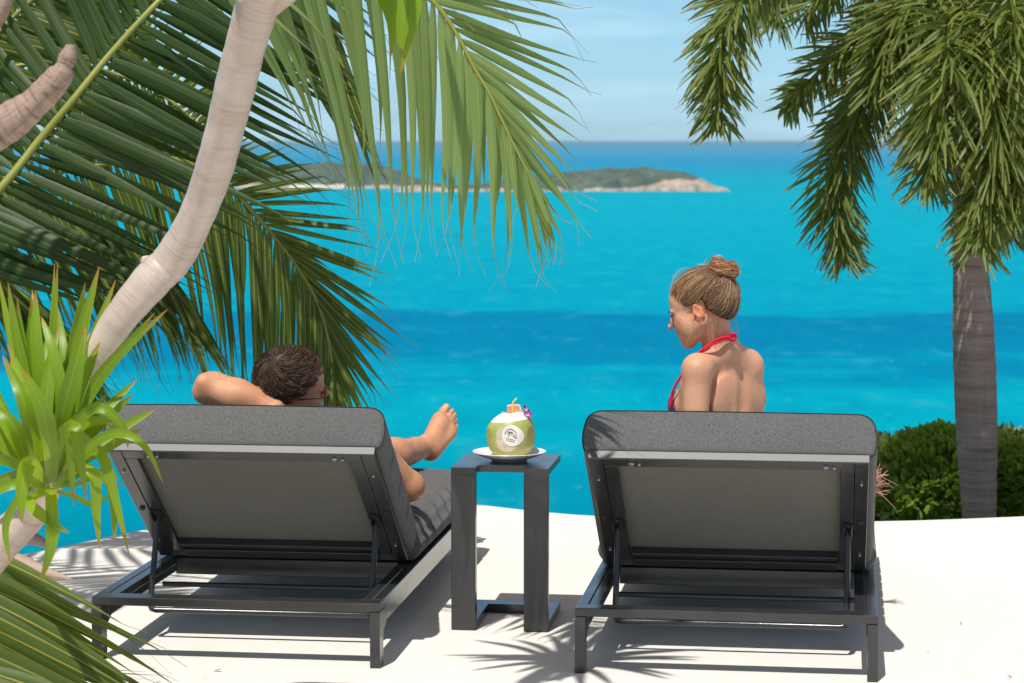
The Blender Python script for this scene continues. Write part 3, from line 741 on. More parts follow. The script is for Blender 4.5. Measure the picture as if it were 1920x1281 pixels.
class Palm:
    """collects every leaflet; the largest `cap` become objects under their frond, the rest one joined part"""
    def __init__(s, root, cap=295): s.root = root; s.o = Vector(root.location); s.cap = cap; s.items = []
    def frond_axis(s, pts, r0, r1, mat, n=40):
        P = catmull(pts, n); mb = MB(); mb.tube([p - s.o for p in P], [r0 + (r1 - r0) * (i / (n - 1)) ** .8 for i in range(n)], 7)
        return P, mb.build('frond', mat, s.root, smooth=True)
    def leaf(s, frond, geo, mat, size): s.items.append((size, frond, geo, mat))
    def finish(s):
        s.items.sort(key=lambda q: -q[0])
        for size, fr, (v, f, uv), mat in s.items[:s.cap]:
            MB().add([p - s.o for p in v], f, uv).build('leaflet', mat, fr, smooth=True)
        groups = {}
        for size, fr, (v, f, uv), mat in s.items[s.cap:]:
            groups.setdefault(mat.name, (MB(), mat))[0].add([p - s.o for p in v], f, uv)
        for k, (mb, mat) in groups.items(): tag(mb.build('leaflets', mat, s.root, smooth=True), kind='stuff')
def on_screen(p):
    q = p - Vector((0, 0, CAM_H)); yc = q.y * math.cos(PITCH) - q.z * math.sin(PITCH); zc = q.y * math.sin(PITCH) + q.z * math.cos(PITCH)
    x = 960 + FPX * q.x / yc; y = 640.5 - FPX * zc / yc; return x, y
def vis(geo):
    c = 0
    for p in geo[0][1::3]:
        x, y = on_screen(p); c += (-20 < x < 1940 and -20 < y < 1300)
    return c / max(1, len(geo[0]) // 3)
def coco_frond(palm, pix, left, right, spacing, width, mat, D0=None, start=0.0, rad=(.014, .004), tilt=.5, jit=1.0, seedy=0, tornp=.12, crownpts=(), leafstart=0):
    """pix: (px,py,D) along the rachis; left/right: [(t,(dx,dy,dD))] leaflet end offsets in photo pixels"""
    rng = random.Random(100 + seedy)
    base = [Vector(c) for c in crownpts]
    P0 = [at(*q) for q in pix]; n = 60
    P, fr = palm.frond_axis(base + P0, rad[0], rad[1], M['rachis'], 70)
    C = catmull([Vector((a, b, c)) for a, b, c in pix], 200); acc = [0.0]
    for a, b in zip(C, C[1:]): acc.append(acc[-1] + math.hypot(b.x - a.x, b.y - a.y))
    Ltot = acc[-1]; d = 0.0; k = 0
    while d < Ltot:
        i = next((q for q in range(len(acc)) if acc[q] >= d), len(acc) - 1); c = C[i]; t = d / Ltot
        for side, keys in ((0, left), (1, right)):
            if not keys: continue
            off = interp(keys, t); jl = 1 + rng.uniform(-.09, .07) * jit; ja = rng.uniform(-.05, .05) * jit
            if rng.random() < tornp: jl *= rng.uniform(.45, .85)
            dx = (off[0] * math.cos(ja) - off[1] * math.sin(ja)) * jl; dy = (off[0] * math.sin(ja) + off[1] * math.cos(ja)) * jl
            b = at(c.x, c.y, c.z); e = at(c.x + dx, c.y + dy, c.z + off[2] + rng.uniform(-.10, .10) * jit)
            L = (e - b).length; tl = rng.uniform(-1, 1) * tilt + (.25 if side else -.25)
            view = (Vector((0, 0, CAM_H)) - b).normalized(); ax = (Matrix.Rotation(tl, 3, (e - b).normalized()) @ view)
            geo = blade_shape(b, e, rng.uniform(.02, .11), rng.uniform(-.03, .03) + (.02 if side else -.02), width * rng.uniform(.85, 1.12) * min(1, .55 + L * .9), ax, rng, 12, rng.uniform(.25, .6), 'palm', rng.uniform(-.4, .4), rng.uniform(-.05, .05))
            palm.leaf(fr, geo, mat, L * vis(geo) * (1 if mat is M['frondl'] else .9))
        d += spacing * rng.uniform(.88, 1.12); k += 1
    return fr
cr0 = Vector((-2.75, 7.9, .55))
pr_ = empty('coconut_palm', (-2.75, 7.9, hill_z(-2.75, 7.9)))
tag(pr_, 'coconut palm whose long dark green fronds fill the upper left behind the leaning trunk', 'palm tree')
t = NT('palm_trunk_bark'); v = t.coords('Object', (1, 1, 9)); n = t.noise(v, 3.5, 5, .6); t.set(color=t.ramp(n, [(.3, (.11, .085, .07)), (.6, (.24, .20, .17)), (.8, (.32, .28, .25))]), rough=.9); t.bump(n, .7, .02); M['palmbark'] = t.m
MB().tube([(0, 0, -.3), (.02, .02, .6), (.0, .0, 1.45)], [.17, .14, .16], 20).build('trunk', M['palmbark'], pr_, smooth=True)
cp = Palm(pr_, 295)
CR = [cr0]
# A: broad frond running up to the right, close behind the trunk
coco_frond(cp, [(-120, 480, 7.95), (0, 355, 8.00), (75, 262, 8.05), (135, 190, 8.05), (210, 98, 8.10), (300, 0, 8.15), (390, -85, 8.25), (500, -160, 8.35)],
           [(0, (-330, -100, .25)), (.25, (-250, -190, .2)), (.5, (-150, -290, .1)), (1, (-20, -300, 0))],
           [(0, (330, 120, -.1)), (.2, (430, 195, -.1)), (.45, (480, 235, -.1)), (.7, (400, 235, -.05)), (1, (260, 230, 0))],
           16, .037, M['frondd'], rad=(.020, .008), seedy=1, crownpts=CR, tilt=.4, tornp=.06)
# B: the frond arching overhead, its outer half drooping in front of the sky
coco_frond(cp, [(290, -215, 6.3), (400, -190, 6.2), (520, -155, 6.1), (640, -105, 6.05), (740, -50, 6.0), (810, 0, 6.0), (853, 58, 6.0), (890, 129, 6.0), (918, 176, 6.0), (949, 242, 6.0), (992, 330, 6.0), (1012, 380, 6.0)],
           [(0, (300, 480, .3)), (.2, (190, 610, .25)), (.36, (85, 600, .2)), (.5, (15, 500, .1)), (.6, (-15, 430, .05)), (.7, (-6, 400, .0)), (.82, (25, 300, .0)), (.92, (40, 210, 0)), (1, (25, 90, 0))],
           [(0, (330, 330, -.1)), (.2, (420, 200, -.1)), (.42, (390, 60, -.1)), (.55, (310, 70, -.05)), (.64, (270, 130, 0)), (.72, (215, 190, 0)), (.82, (160, 215, 0)), (.92, (75, 175, 0)), (1, (32, 90, 0))],
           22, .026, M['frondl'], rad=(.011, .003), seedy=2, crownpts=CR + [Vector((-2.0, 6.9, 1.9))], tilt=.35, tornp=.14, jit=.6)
# C: inner dark leaflets of a second overhead frond
coco_frond(cp, [(200, -260, 8.50), (330, -200, 8.40), (430, -130, 8.35), (520, -60, 8.30), (590, 10, 8.30), (640, 80, 8.30)],
           None,
           [(0, (300, 300, 0)), (.3, (300, 370, 0)), (.6, (200, 400, 0)), (1, (90, 300, 0))],
           20, .040, M['frond'], rad=(.012, .004), seedy=3, crownpts=CR + [Vector((-2.2, 7.4, 1.9))], tilt=.5, tornp=.15)
# D: frond arching down behind the reclining man
coco_frond(cp, [(90, 335, 8.80), (150, 318, 8.85), (250, 297, 8.90), (310, 297, 8.90), (370, 312, 8.95), (430, 350, 9.00), (475, 398, 9.00), (520, 450, 9.05), (560, 505, 9.10), (592, 560, 9.10), (612, 620, 9.10), (624, 690, 9.10), (628, 745, 9.10)],
           [(0, (150, 380, 0)), (.3, (80, 430, 0)), (.5, (5, 450, 0)), (.65, (-14, 380, 0)), (.78, (-12, 280, 0)), (.9, (-8, 170, 0)), (1, (0, 50, 0))],
           [(0, (50, -130, 0)), (.2, (75, -110, 0)), (.36, (130, -60, 0)), (.48, (210, -20, 0)), (.56, (240, 60, 0)), (.66, (215, 165, 0)), (.78, (140, 190, 0)), (.9, (58, 160, 0)), (1, (20, 60, 0))],
           11.5, .027, M['frond'], rad=(.016, .005), seedy=4, crownpts=CR, tilt=.45, tornp=.06)
# E, F, H: darker fronds filling in behind
coco_frond(cp, [(-160, 260, 8.65), (-60, 300, 8.65), (40, 350, 8.65), (140, 398, 8.65), (230, 446, 8.65), (300, 500, 8.65), (340, 560, 8.65)],
           [(0, (190, 330, 0)), (.5, (150, 350, 0)), (1, (60, 200, 0))], [(0, (330, 220, 0)), (.5, (260, 290, 0)), (1, (110, 190, 0))],
           13, .027, M['frond'], rad=(.014, .004), seedy=5, crownpts=CR, tornp=.05)
coco_frond(cp, [(-190, 420, 8.45), (-110, 450, 8.45), (-30, 500, 8.45), (50, 560, 8.45), (120, 640, 8.45), (160, 720, 8.45)],
           [(0, (120, 230, 0)), (.5, (110, 260, 0)), (1, (30, 110, 0))], [(0, (220, 110, 0)), (.5, (200, 200, 0)), (1, (50, 120, 0))],
           16, .030, M['frond'], rad=(.012, .004), seedy=6, crownpts=CR, tornp=.05)
coco_frond(cp, [(-190, 330, 8.85), (-110, 190, 8.85), (-20, 80, 8.85), (60, 0, 8.85), (150, -70, 8.85), (240, -120, 8.85)],
           [(0, (-120, -200, 0)), (1, (-60, -250, 0))], [(0, (260, 30, 0)), (.5, (270, 80, 0)), (1, (230, 150, 0))],
           15, .042, M['frond'], rad=(.014, .006), seedy=7, crownpts=CR)
coco_frond(cp, [(-170, 200, 9.45), (-60, 150, 9.45), (60, 120, 9.45), (180, 130, 9.45), (290, 170, 9.45), (380, 240, 9.45)],
           [(0, (60, -190, 0)), (.5, (90, -170, 0)), (1, (120, -60, 0))], [(0, (80, 230, 0)), (.5, (60, 260, 0)), (1, (40, 160, 0))],
           14, .040, M['frond'], rad=(.014, .006), seedy=17, crownpts=CR)
# G: low frond in the bottom-left corner, near the terrace floor
coco_frond(cp, [(-165, 975, 6.2), (-140, 1030, 6.1), (-115, 1090, 6.0), (-90, 1150, 5.95), (-65, 1210, 5.9), (-35, 1280, 5.85), (0, 1350, 5.8)],
           None,
           [(0, (470, 215, -.05)), (.2, (470, 260, -.05)), (.45, (440, 245, -.05)), (.7, (420, 195, 0)), (1, (400, 150, 0))],
           12.5, .046, M['frond'], rad=(.020, .012), seedy=8, crownpts=CR + [Vector((-2.2, 7.0, .55))], tilt=.35, tornp=.03)
# two more fronds of the same crown overhead, out of frame: their dapple falls on the terrace left of the loungers
for (pp, sd) in (([(-2.75, 7.9, .55), (-2.5, 7.2, 1.9), (-2.1, 6.85, 2.6), (-1.6, 6.75, 2.75), (-1.15, 6.75, 2.6)], 31), ([(-2.75, 7.9, .55), (-2.75, 7.1, 1.8), (-2.45, 6.6, 2.3), (-2.0, 6.25, 2.45), (-1.7, 6.05, 2.4)], 32)):
    rng = random.Random(sd); P, fr = cp.frond_axis([Vector(p) for p in pp], .014, .004, M['rachis'], 40)
    for i in range(12, 40):
        for q in (-1, 1):
            tg = (P[min(i + 1, 39)] - P[i - 1]).normalized(); sd_ = tg.cross(Vector((0, 0, 1))).normalized() * q
            dr = (sd_ * .85 + tg * .55 + Vector((0, 0, -.12))).normalized(); e = P[i] + dr * (.62 * (1 - max(0, (i - 28) / 22)))
            geo = blade_shape(P[i], e, rng.uniform(0, .06), rng.uniform(-.03, .03), .038, Vector((rng.uniform(-.4, .4), rng.uniform(-.4, .4), 1)), rng, 10, .35, 'palm'); cp.leaf(fr, geo, M['frond'], 0)
cp.finish()
# dry pink-brown sheaths at the crown foot
for (pts, r) in (([(-60, 1052, 6.9), (30, 1062, 6.85), (80, 1072, 6.8), (138, 1088, 6.75)], [.045, .040, .018, .001]), ([(-10, 985, 7.0), (40, 1003, 7.0), (75, 1015, 7.0), (104, 1034, 7.0)], [.03, .026, .016, .001])):
    MB().tube([at(*q) - Vector(pr_.location) for q in catmull([Vector(p) for p in pts], 12)], list(np.interp(np.linspace(0, 3, 12), [0, 1, 2, 3], r)), 12).build('dry_sheath', mat_plain('dry_sheath', (.42, .30, .24), .7, .3), pr_, smooth=True)

# ---- dragon tree: the pale leaning trunk with its heads of strap leaves
dt = empty('dragon_tree', (-1.28, 5.55, 0)); do = Vector(dt.location)
tag(dt, 'leaning dragon tree with a smooth pale ringed trunk and a lime green leaf head', 'tree')
t = NT('ringed_pale_bark'); uv = t.new('ShaderNodeUVMap'); st = t.new('ShaderNodeMapping'); st.inputs['Scale'].default_value = (1.5, 150, 1); t.link(uv.outputs[0], st.inputs['Vector'])
rn = t.noise(st.outputs[0], 1.0, 4, .6, .4); v = t.coords('Object'); bl = t.noise(v, 11, 5, .6); sc = t.noise(v, 70, 2)
c = t.ramp(rn, [(.28, (.39, .28, .22)), (.45, (.47, .36, .295)), (.66, (.52, .41, .345))])
c = t.mix(t.ramp(bl, [(.45, (0,) * 3), (.70, (.65,) * 3)]), c, (.58, .50, .44)); c = t.mix(t.ramp(sc, [(.70, (0,) * 3), (.76, (.5,) * 3)]), c, (.75, .72, .68))
c = t.mix(t.ramp(t.noise(v, 5, 4), [(.52, (0,) * 3), (.72, (.7,) * 3)]), c, (.31, .20, .155))
t.set(color=c, rough=.40, spec=.5, coat=.25, coatr=.25); t.bump(t.math('ADD', t.math('MULTIPLY', rn, .6), t.math('MULTIPLY', bl, 1.6)), .30, .005); M['bark'] = t.m
t = NT('old_wrinkled_bark'); v = t.coords('Object'); n1 = t.noise(v, 30, 6, .7); uv = t.new('ShaderNodeUVMap'); st = t.new('ShaderNodeMapping'); st.inputs['Scale'].default_value = (3, 95, 1); t.link(uv.outputs[0], st.inputs['Vector'])
rn2 = t.noise(st.outputs[0], 1.0, 4, .65, .8); st3 = t.new('ShaderNodeMapping'); st3.inputs['Scale'].default_value = (22, 6, 1); t.link(uv.outputs[0], st3.inputs['Vector']); cr2 = t.noise(st3.outputs[0], 1.0, 3, .6)
c = t.ramp(rn2, [(.36, (.13, .075, .05)), (.46, (.30, .195, .145)), (.7, (.42, .31, .25))]); c = t.mix(t.ramp(cr2, [(.36, (.6,) * 3), (.44, (0,) * 3)]), c, (.17, .10, .07)); c = t.mix(t.math('MULTIPLY', n1, .5), c, (.34, .24, .19))
t.set(color=c, rough=.65, spec=.3); t.bump(t.math('ADD', t.math('ADD', rn2, cr2), n1), .5, .006); M['bark2'] = t.m
def limb(pts, name, parent, n=70, k=28, lump=.04, seed=1, mat=None):
    """pts (px,py,D,radius_px)"""
    C = catmull([Vector(p[:3]) for p in pts], n); rad = np.interp(np.linspace(0, len(pts) - 1, n), range(len(pts)), [p[3] for p in pts])
    P = [at(*c) - do for c in C]; rr = [r / FPX * c.z for r, c in zip(rad, C)]; rg = random.Random(seed)
    rr = [r * (1 + lump * math.sin(i * .55 + seed) * .5 + lump * .4 * math.sin(i * 1.9)) for i, r in enumerate(rr)]
    vs = []; uvs = []; prev = None; acc = 0
    for i, p in enumerate(P):
        tt = (P[min(i + 1, n - 1)] - P[max(i - 1, 0)]).normalized()
        u = tt.cross(Vector((0, 1, 0))).normalized() if prev is None else (prev - tt * prev.dot(tt)).normalized(); prev = u; w = tt.cross(u)
        if i: acc += (p - P[i - 1]).length
        for q in range(k + 1):
            a = 2 * math.pi * q / k; e = 1 + .03 * math.sin(3 * a + i * .12) + .02 * math.sin(2 * a - i * .07)
            vs.append(p + (u * math.cos(a) + w * math.sin(a)) * rr[i] * e); uvs.append((q / k, acc))
    fs = [(i * (k + 1) + q, i * (k + 1) + q + 1, (i + 1) * (k + 1) + q + 1, (i + 1) * (k + 1) + q) for i in range(n - 1) for q in range(k)]
    fs += [tuple(reversed(range(k))), tuple((n - 1) * (k + 1) + q for q in range(k))]
    return MB().add(vs, fs, uvs).build(name, mat or M['bark'], parent, smooth=True)
trunk = limb([(-170, 1330, 5.62, 56), (-120, 1170, 5.6, 50), (-55, 1085, 5.58, 44), (5, 1015, 5.55, 38), (65, 950, 5.52, 33), (108, 860, 5.5, 29), (135, 765, 5.5, 27), (170, 680, 5.5, 29), (226, 596, 5.5, 32), (287, 524, 5.5, 36), (322, 490, 5.5, 36),
      (357, 430, 5.46, 33), (390, 350, 5.40, 34), (415, 265, 5.33, 36), (440, 165, 5.26, 37), (462, 80, 5.2, 38), (483, 12, 5.15, 40), (500, -40, 5.1, 44)], 'trunk', dt, 110, 30, .035, 2)
limb([(492, 14, 5.15, 30), (520, -4, 5.13, 26), (560, -35, 5.08, 25), (630, -90, 5.1, 24), (720, -135, 5.32, 22)], 'branch', dt, 24, 18, .03, 4)
limb([(480, 0, 5.15, 30), (452, -35, 5.1, 26), (430, -90, 5.05, 24)], 'branch', dt, 14, 18, .03, 5)
limb([(290, 512, 5.50, 14), (277, 497, 5.495, 10), (271, 489, 5.49, 8), (274, 484, 5.49, 6.5), (279, 481, 5.49, 2)], 'branch_stub', dt, 12, 12, .25, 6)
limb([(-150, 330, 4.75, 38), (-60, 280, 4.75, 37), (-5, 244, 4.75, 37), (35, 217, 4.75, 36), (66, 192, 4.75, 27), (92, 165, 4.75, 29), (114, 138, 4.75, 24), (120, 124, 4.75, 16), (127, 108, 4.75, 17), (132, 92, 4.75, 12), (133, 84, 4.75, 8)], 'branch', dt, 60, 22, .06, 7, M['bark2'])
limb([(-60, 90, 4.8, 22), (-10, 35, 4.8, 20), (10, -10, 4.8, 18), (30, -60, 4.8, 18)], 'branch', dt, 14, 16, .03, 9, M['bark2'])
def strap(pts, w, droop=0, D=None, fold=.35, name='leaf', axis=None):
    """traced strap leaf: (px,py,D) list from base to tip; w in px"""
    C = catmull([Vector(p) for p in pts], 16); P = [at(*c) for c in C]; n = len(P); wd = []; wv = []
    tw = R.uniform(-.35, .35)
    for i in range(n):
        f = i / (n - 1); prof_ = (.50 + .50 * math.sin(math.pi * min(1, f * 1.25) ** .8 * .5 * 1.0) if f < .5 else 1) * (1 - max(0, (f - .40) / .60) ** 2.0)
        wd.append(max(.0012, w / FPX * C[i].z * prof_))
        tt = (P[min(i + 1, n - 1)] - P[max(i - 1, 0)]).normalized(); view = (P[i] - Vector((0, 0, CAM_H))).normalized()
        s_ = tt.cross(view).normalized(); wv.append(Matrix.Rotation(tw * (1 - f) + tw * .3, 3, tt) @ s_)
    v, f, uv = ribbon(P, wv, wd, fold, R)
    return MB().add([p - do for p in v], f, uv).build(name, M['drac'], dt, smooth=True)
K = 5.38
LV = [ # traced upright leaves
    ([(92, 890, K), (78, 760, K - .03), (68, 640, K - .03), (66, 545, K)], 34), ([(95, 890, K), (118, 770, K - .06), (100, 660, K - .05), (75, 590, K)], 30),
    ([(85, 880, K), (55, 740, K), (30, 630, K), (15, 530, K)], 26), ([(88, 890, K + .05), (60, 770, K + .05), (40, 660, K + .04), (26, 568, K)], 30),
    ([(100, 890, K), (98, 760, K), (100, 640, K), (108, 495, K)], 22), ([(105, 890, K), (130, 790, K - .03), (150, 640, K - .02), (186, 500, K)], 38),
    ([(100, 880, K + .06), (120, 760, K + .05), (140, 630, K + .04), (160, 530, K)], 30), ([(108, 895, K - .05), (112, 800, K - .12), (140, 690, K - .12), (160, 610, K - .08)], 42),
    ([(112, 900, K - .04), (135, 800, K - .02), (200, 690, K), (314, 580, K)], 34), ([(112, 905, K), (140, 790, K + .03), (190, 700, K + .03), (290, 587, K)], 30),
    ([(75, 900, K - .06), (62, 820, K - .16), (40, 740, K - .18), (5, 668, K - .1)], 36), ([(70, 900, K), (30, 830, K - .05), (-15, 740, K - .02), (-60, 640, K)], 32),
    ([(80, 905, K - .06), (75, 820, K - .2), (60, 750, K - .24), (50, 700, K - .2)], 42), ([(95, 905, K - .1), (92, 830, K - .22), (76, 760, K - .26), (40, 690, K - .26)], 44),
    ([(78, 905, K), (46, 850, K - .12), (20, 790, K - .16), (-40, 750, K - .12)], 36), ([(90, 900, K - .03), (86, 800, K - .08), (92, 700, K - .05), (110, 612, K)], 34),
    ([(60, 890, K + .08), (20, 800, K + .1), (-30, 700, K + .1), (-70, 600, K + .1)], 30), ([(88, 895, K + .02), (72, 770, K + .1), (58, 650, K + .1), (60, 560, K + .1)], 26),
    # arching and hanging ones
    ([(100, 905, K - .06), (130, 810, K - .16), (185, 765, K - .2), (230, 800, K - .2), (240, 840, K - .2)], 26), ([(105, 910, K - .05), (150, 850, K - .16), (215, 812, K - .2), (270, 835, K - .22), (305, 905, K - .2)], 24),
    ([(102, 905, K - .05), (140, 815, K - .14), (175, 790, K - .17), (215, 795, K - .17)], 28),
    ([(98, 905, K - .08), (112, 830, K - .2), (138, 800, K - .26), (150, 860, K - .28), (162, 935, K - .28)], 34), ([(100, 915, K - .02), (140, 880, K - .1), (175, 890, K - .12), (180, 960, K - .12), (187, 1030, K - .12)], 30),
    ([(105, 912, K), (160, 850, K - .02), (190, 850, K - .02), (215, 930, K - .02), (242, 1040, K - .02)], 30), ([(104, 914, K + .04), (165, 885, K + .03), (205, 910, K + .03), (214, 980, K + .03), (212, 1015, K + .03)], 20),
    ([(96, 915, K - .12), (95, 930, K - .22), (98, 990, K - .26), (92, 1040, K - .26), (76, 1090, K - .24)], 32), ([(86, 912, K - .1), (60, 870, K - .22), (48, 880, K - .28), (40, 930, K - .3), (41, 980, K - .3)], 38),
    ([(84, 915, K - .1), (50, 905, K - .2), (0, 918, K - .22), (-60, 960, K - .2)], 26), ([(80, 912, K - .04), (30, 870, K - .1), (-20, 860, K - .12), (-80, 880, K - .1)], 28),
    ([(90, 918, K - .12), (55, 940, K - .2), (90, 975, K - .26), (130, 1000, K - .26)], 28), ([(75, 905, K + .04), (30, 890, K + .08), (-30, 925, K + .1), (-70, 990, K + .1)], 24),
    ([(98, 918, K + .04), (140, 930, K + .08), (180, 945, K + .1), (235, 900, K + .1)], 14), ([(100, 912, K + .02), (150, 905, K + .05), (200, 880, K + .05), (222, 900, K + .05)], 14),
    ([(70, 905, K), (20, 850, K), (-20, 800, K), (-90, 790, K)], 34), ([(68, 900, K + .06), (30, 940, K + .05), (10, 990, K + .05), (20, 1060, K + .05)], 20)]
for pts, w in LV: strap(pts, w * .84)
for pts, w in LV[:22]:                                             # second, slightly different leaf of the same whorl behind
    dx_, dy_ = R.uniform(-34, 34), R.uniform(-30, 50); m_ = len(pts) - 1
    if pts[-1][0] > 270: continue
    strap([(x + dx_ * (i / m_) ** 1.2, y + dy_ * (i / m_) ** 1.2, d + .05 + .03 * i) for i, (x, y, d) in enumerate(pts)], w * .7)
for k in range(12):                                                # inner short leaves around the growing point
    a = R.uniform(-1.2, 1.2); L = R.uniform(120, 260); strap([(92 + R.uniform(-10, 10), 895, K), (92 + math.sin(a) * L * .5, 895 - math.cos(a) * L * .6, K + R.uniform(0, .1)), (92 + math.sin(a) * L * .9, 895 - math.cos(a) * L, K + R.uniform(.03, .16))], R.uniform(20, 30))
limb([(62, 960, 5.5, 30), (78, 935, 5.44, 24), (92, 905, 5.39, 18), (94, 880, 5.38, 10)], 'leaf_crown_stem', dt, 14, 16, .05, 11)
# tips of the top head hanging into view, yellow green
for pts, w in (([(740, -150, 5.38), (735, -70, 5.36), (728, 0, 5.36), (736, 50, 5.36), (732, 108, 5.36)], 30), ([(760, -160, 5.38), (762, -60, 5.33), (760, 20, 5.31), (752, 70, 5.31), (756, 95, 5.31)], 32),
               ([(790, -150, 5.38), (785, -60, 5.34), (778, 0, 5.32), (766, 70, 5.32), (750, 140, 5.32)], 30), ([(715, -160, 5.38), (722, -80, 5.38), (716, -10, 5.38), (724, 20, 5.38), (728, 40, 5.38)], 20), ([(745, -140, 5.40), (742, -60, 5.38), (735, 10, 5.38), (733, 60, 5.38), (731, 150, 5.38)], 8)):
    strap(pts, w)
for k in range(26):
    a = k * 2.4; r_ = R.uniform(.2, .38); c0 = at(740, -140, 5.38); tip = c0 + Vector((math.cos(a) * r_, math.sin(a) * r_, R.uniform(-.1, .32))); mid = (c0 + tip) / 2 + Vector((0, 0, .08))
    if on_screen(tip)[1] > -30: tip.z += .3; mid.z += .15
    P = catmull([c0, mid, tip], 12); v, f, uv = ribbon(P, [(P[min(i + 1, 11)] - P[max(i - 1, 0)]).cross(Vector((0, 0, 1))).normalized() for i in range(12)], [.035 * (1 - max(0, (i / 11 - .4) / .6) ** 2) + .001 for i in range(12)], .35, R)
    MB().add([p - do for p in v], f, uv).build('leaf', M['drac'], dt, smooth=True)

# ---- foxtail palm on the right
fx = empty('foxtail_palm', (at(1835, 900, 10.3).x, 10.3, hill_z(2.1, 10.3) - .1)); fo = Vector(fx.location)
tag(fx, 'foxtail palm on the right with a grey bottle-shaped trunk and bushy drooping fronds', 'palm tree')
t = NT('foxtail_bark'); v = t.coords('Object', (1, 1, 14)); n = t.noise(v, 2.2, 5, .65, .3); n2 = t.noise(t.coords('Object', (1.5, 1.5, 1.5)), 7, 5, .6); st2 = t.noise(t.coords('Object', (30, 30, 1)), 2, 3)
c = t.ramp(n, [(.30, (.19, .125, .095)), (.45, (.35, .25, .20)), (.7, (.46, .35, .295))]); c = t.mix(t.ramp(n2, [(.45, (0,) * 3), (.75, (.5,) * 3)]), c, (.52, .41, .355)); c = t.mix(t.math('MULTIPLY', st2, .3), c, (.10, .08, .07))
t.set(color=c, rough=.85, spec=.2); t.bump(n, .8, .015)
TR = [(1835, 1150, 36), (1836, 975, 32), (1834, 900, 35), (1831, 800, 39), (1828, 700, 40), (1825, 620, 39), (1822, 540, 35), (1818, 480, 31), (1815, 400, 29), (1812, 300, 28), (1808, 200, 28)]
zs = [at(x, y, 10.3) - fo for x, y, r in TR]; P = catmull(zs, 60); rad = np.interp(np.linspace(0, len(TR) - 1, 60), range(len(TR)), [r / FPX * 10.3 for _, _, r in TR])
rad = [r * (1 + .012 * math.sin(i * 2.4) + .008 * math.sin(i * 5.1)) for i, r in enumerate(rad)]
MB().tube([Vector((P[0].x, P[0].y, -.1))] + P, [rad[0] * 1.15] + list(rad), 28).build('trunk', t.m, fx, smooth=True)
t = mat_plain('green_crownshaft', (.20, .24, .09), .45); MB().tube([P[-1] + Vector((0, 0, z)) for z in (-.05, .2, .5, .8)], [.067, .075, .07, .045], 24).build('crownshaft', t, fx, smooth=True)
fp = Palm(fx, 295); crown = fo + P[-1] + Vector((0, 0, .75))
def fox_frond(pix, rad_px, seed, dens=1.0, lift=True, t0=.0, ch=None):
    rng = random.Random(seed); P0 = [at(*q) for q in pix]
    Pn, fr = fp.frond_axis([crown] + P0 if lift else P0, .016, .004, M['rachis'], 40)
    C = catmull([Vector(q) for q in pix], 120); acc = [0]
    for a, b in zip(C, C[1:]): acc.append(acc[-1] + math.hypot(b.x - a.x, b.y - a.y))
    Lt = acc[-1]; d = 0
    while d < Lt:
        i = next((q for q in range(len(acc)) if acc[q] >= d), len(acc) - 1); c = C[i]; b = at(*c); f = d / Lt
        tg = (at(*C[min(i + 1, 119)]) - at(*C[max(i - 1, 0)])).normalized(); u = tg.cross(Vector((0, 1, 0))).normalized(); w = tg.cross(u)
        rl = interp(rad_px, f) / FPX * c.z
        for k in range(6 if seed in (4, 5, 6, 13) else 7):
            an = rng.uniform(0, 2 * math.pi); L = rl * rng.uniform(.85, 1.35)
            dr = (u * math.cos(an) + w * math.sin(an)) * .80 + tg * rng.uniform(.25, .65) + Vector((0, 0, -.38)); dr.normalize()
            e = b + dr * L
            ax = Vector((rng.uniform(-1, 1), rng.uniform(-1, 1), rng.uniform(-1, 1))).cross(dr).normalized()
            geo = blade_shape(b, e, rng.uniform(.02, .22), rng.uniform(-.08, .08), rng.uniform(.0105, .0175), ax, rng, 6, .3, 'fox', rng.uniform(-.5, .5))
            fp.leaf(fr, geo, M['foxl'], L * vis(geo) + (.2 if e.y < b.y else 0))
        d += 6.5 / dens * rng.uniform(.7, 1.3)
fox_frond([(1560, -110, 9.7), (1470, -70, 9.6), (1400, -20, 9.5), (1365, 40, 9.5), (1348, 110, 9.5), (1345, 180, 9.5), (1346, 225, 9.5)], [(0, 60), (.4, 95), (.75, 85), (1, 55)], 1, 1.0)
fox_frond([(1760, -60, 10.2), (1690, 10, 10.0), (1620, 60, 9.9), (1560, 110, 9.9), (1505, 165, 9.9), (1475, 200, 9.9)], [(0, 90), (.5, 85), (1, 45)], 2, .85)
fox_frond([(1790, 30, 10.4), (1720, 70, 10.2), (1650, 140, 10.1), (1600, 230, 10.1), (1568, 320, 10.1), (1566, 400, 10.1), (1588, 480, 10.1)], [(0, 90), (.4, 95), (.75, 88), (1, 55)], 3, 1.1)
fox_frond([(1800, -20, 9.9), (1780, 60, 9.6), (1772, 140, 9.5), (1760, 220, 9.5), (1745, 300, 9.5), (1738, 340, 9.5)], [(0, 130), (.5, 125), (1, 70)], 4, 1.2)
fox_frond([(1830, -40, 9.9), (1850, 60, 9.6), (1862, 160, 9.5), (1862, 270, 9.5), (1850, 370, 9.5), (1832, 455, 9.5)], [(0, 130), (.5, 125), (1, 70)], 5, 1.3)
fox_frond([(1870, -60, 10.2), (1920, 30, 10.1), (1950, 140, 10.1), (1955, 260, 10.1), (1940, 360, 10.1), (1925, 420, 10.1)], [(0, 130), (.5, 120), (1, 70)], 6, 1.2)
fox_frond([(1640, -120, 10.6), (1560, -90, 10.6), (1500, -60, 10.6), (1470, -20, 10.6), (1450, 30, 10.6)], [(0, 80), (1, 60)], 7, .8)
fox_frond([(1720, -120, 10.8), (1680, -60, 10.8), (1650, 20, 10.8), (1640, 90, 10.8)], [(0, 100), (1, 60)], 8, .8)
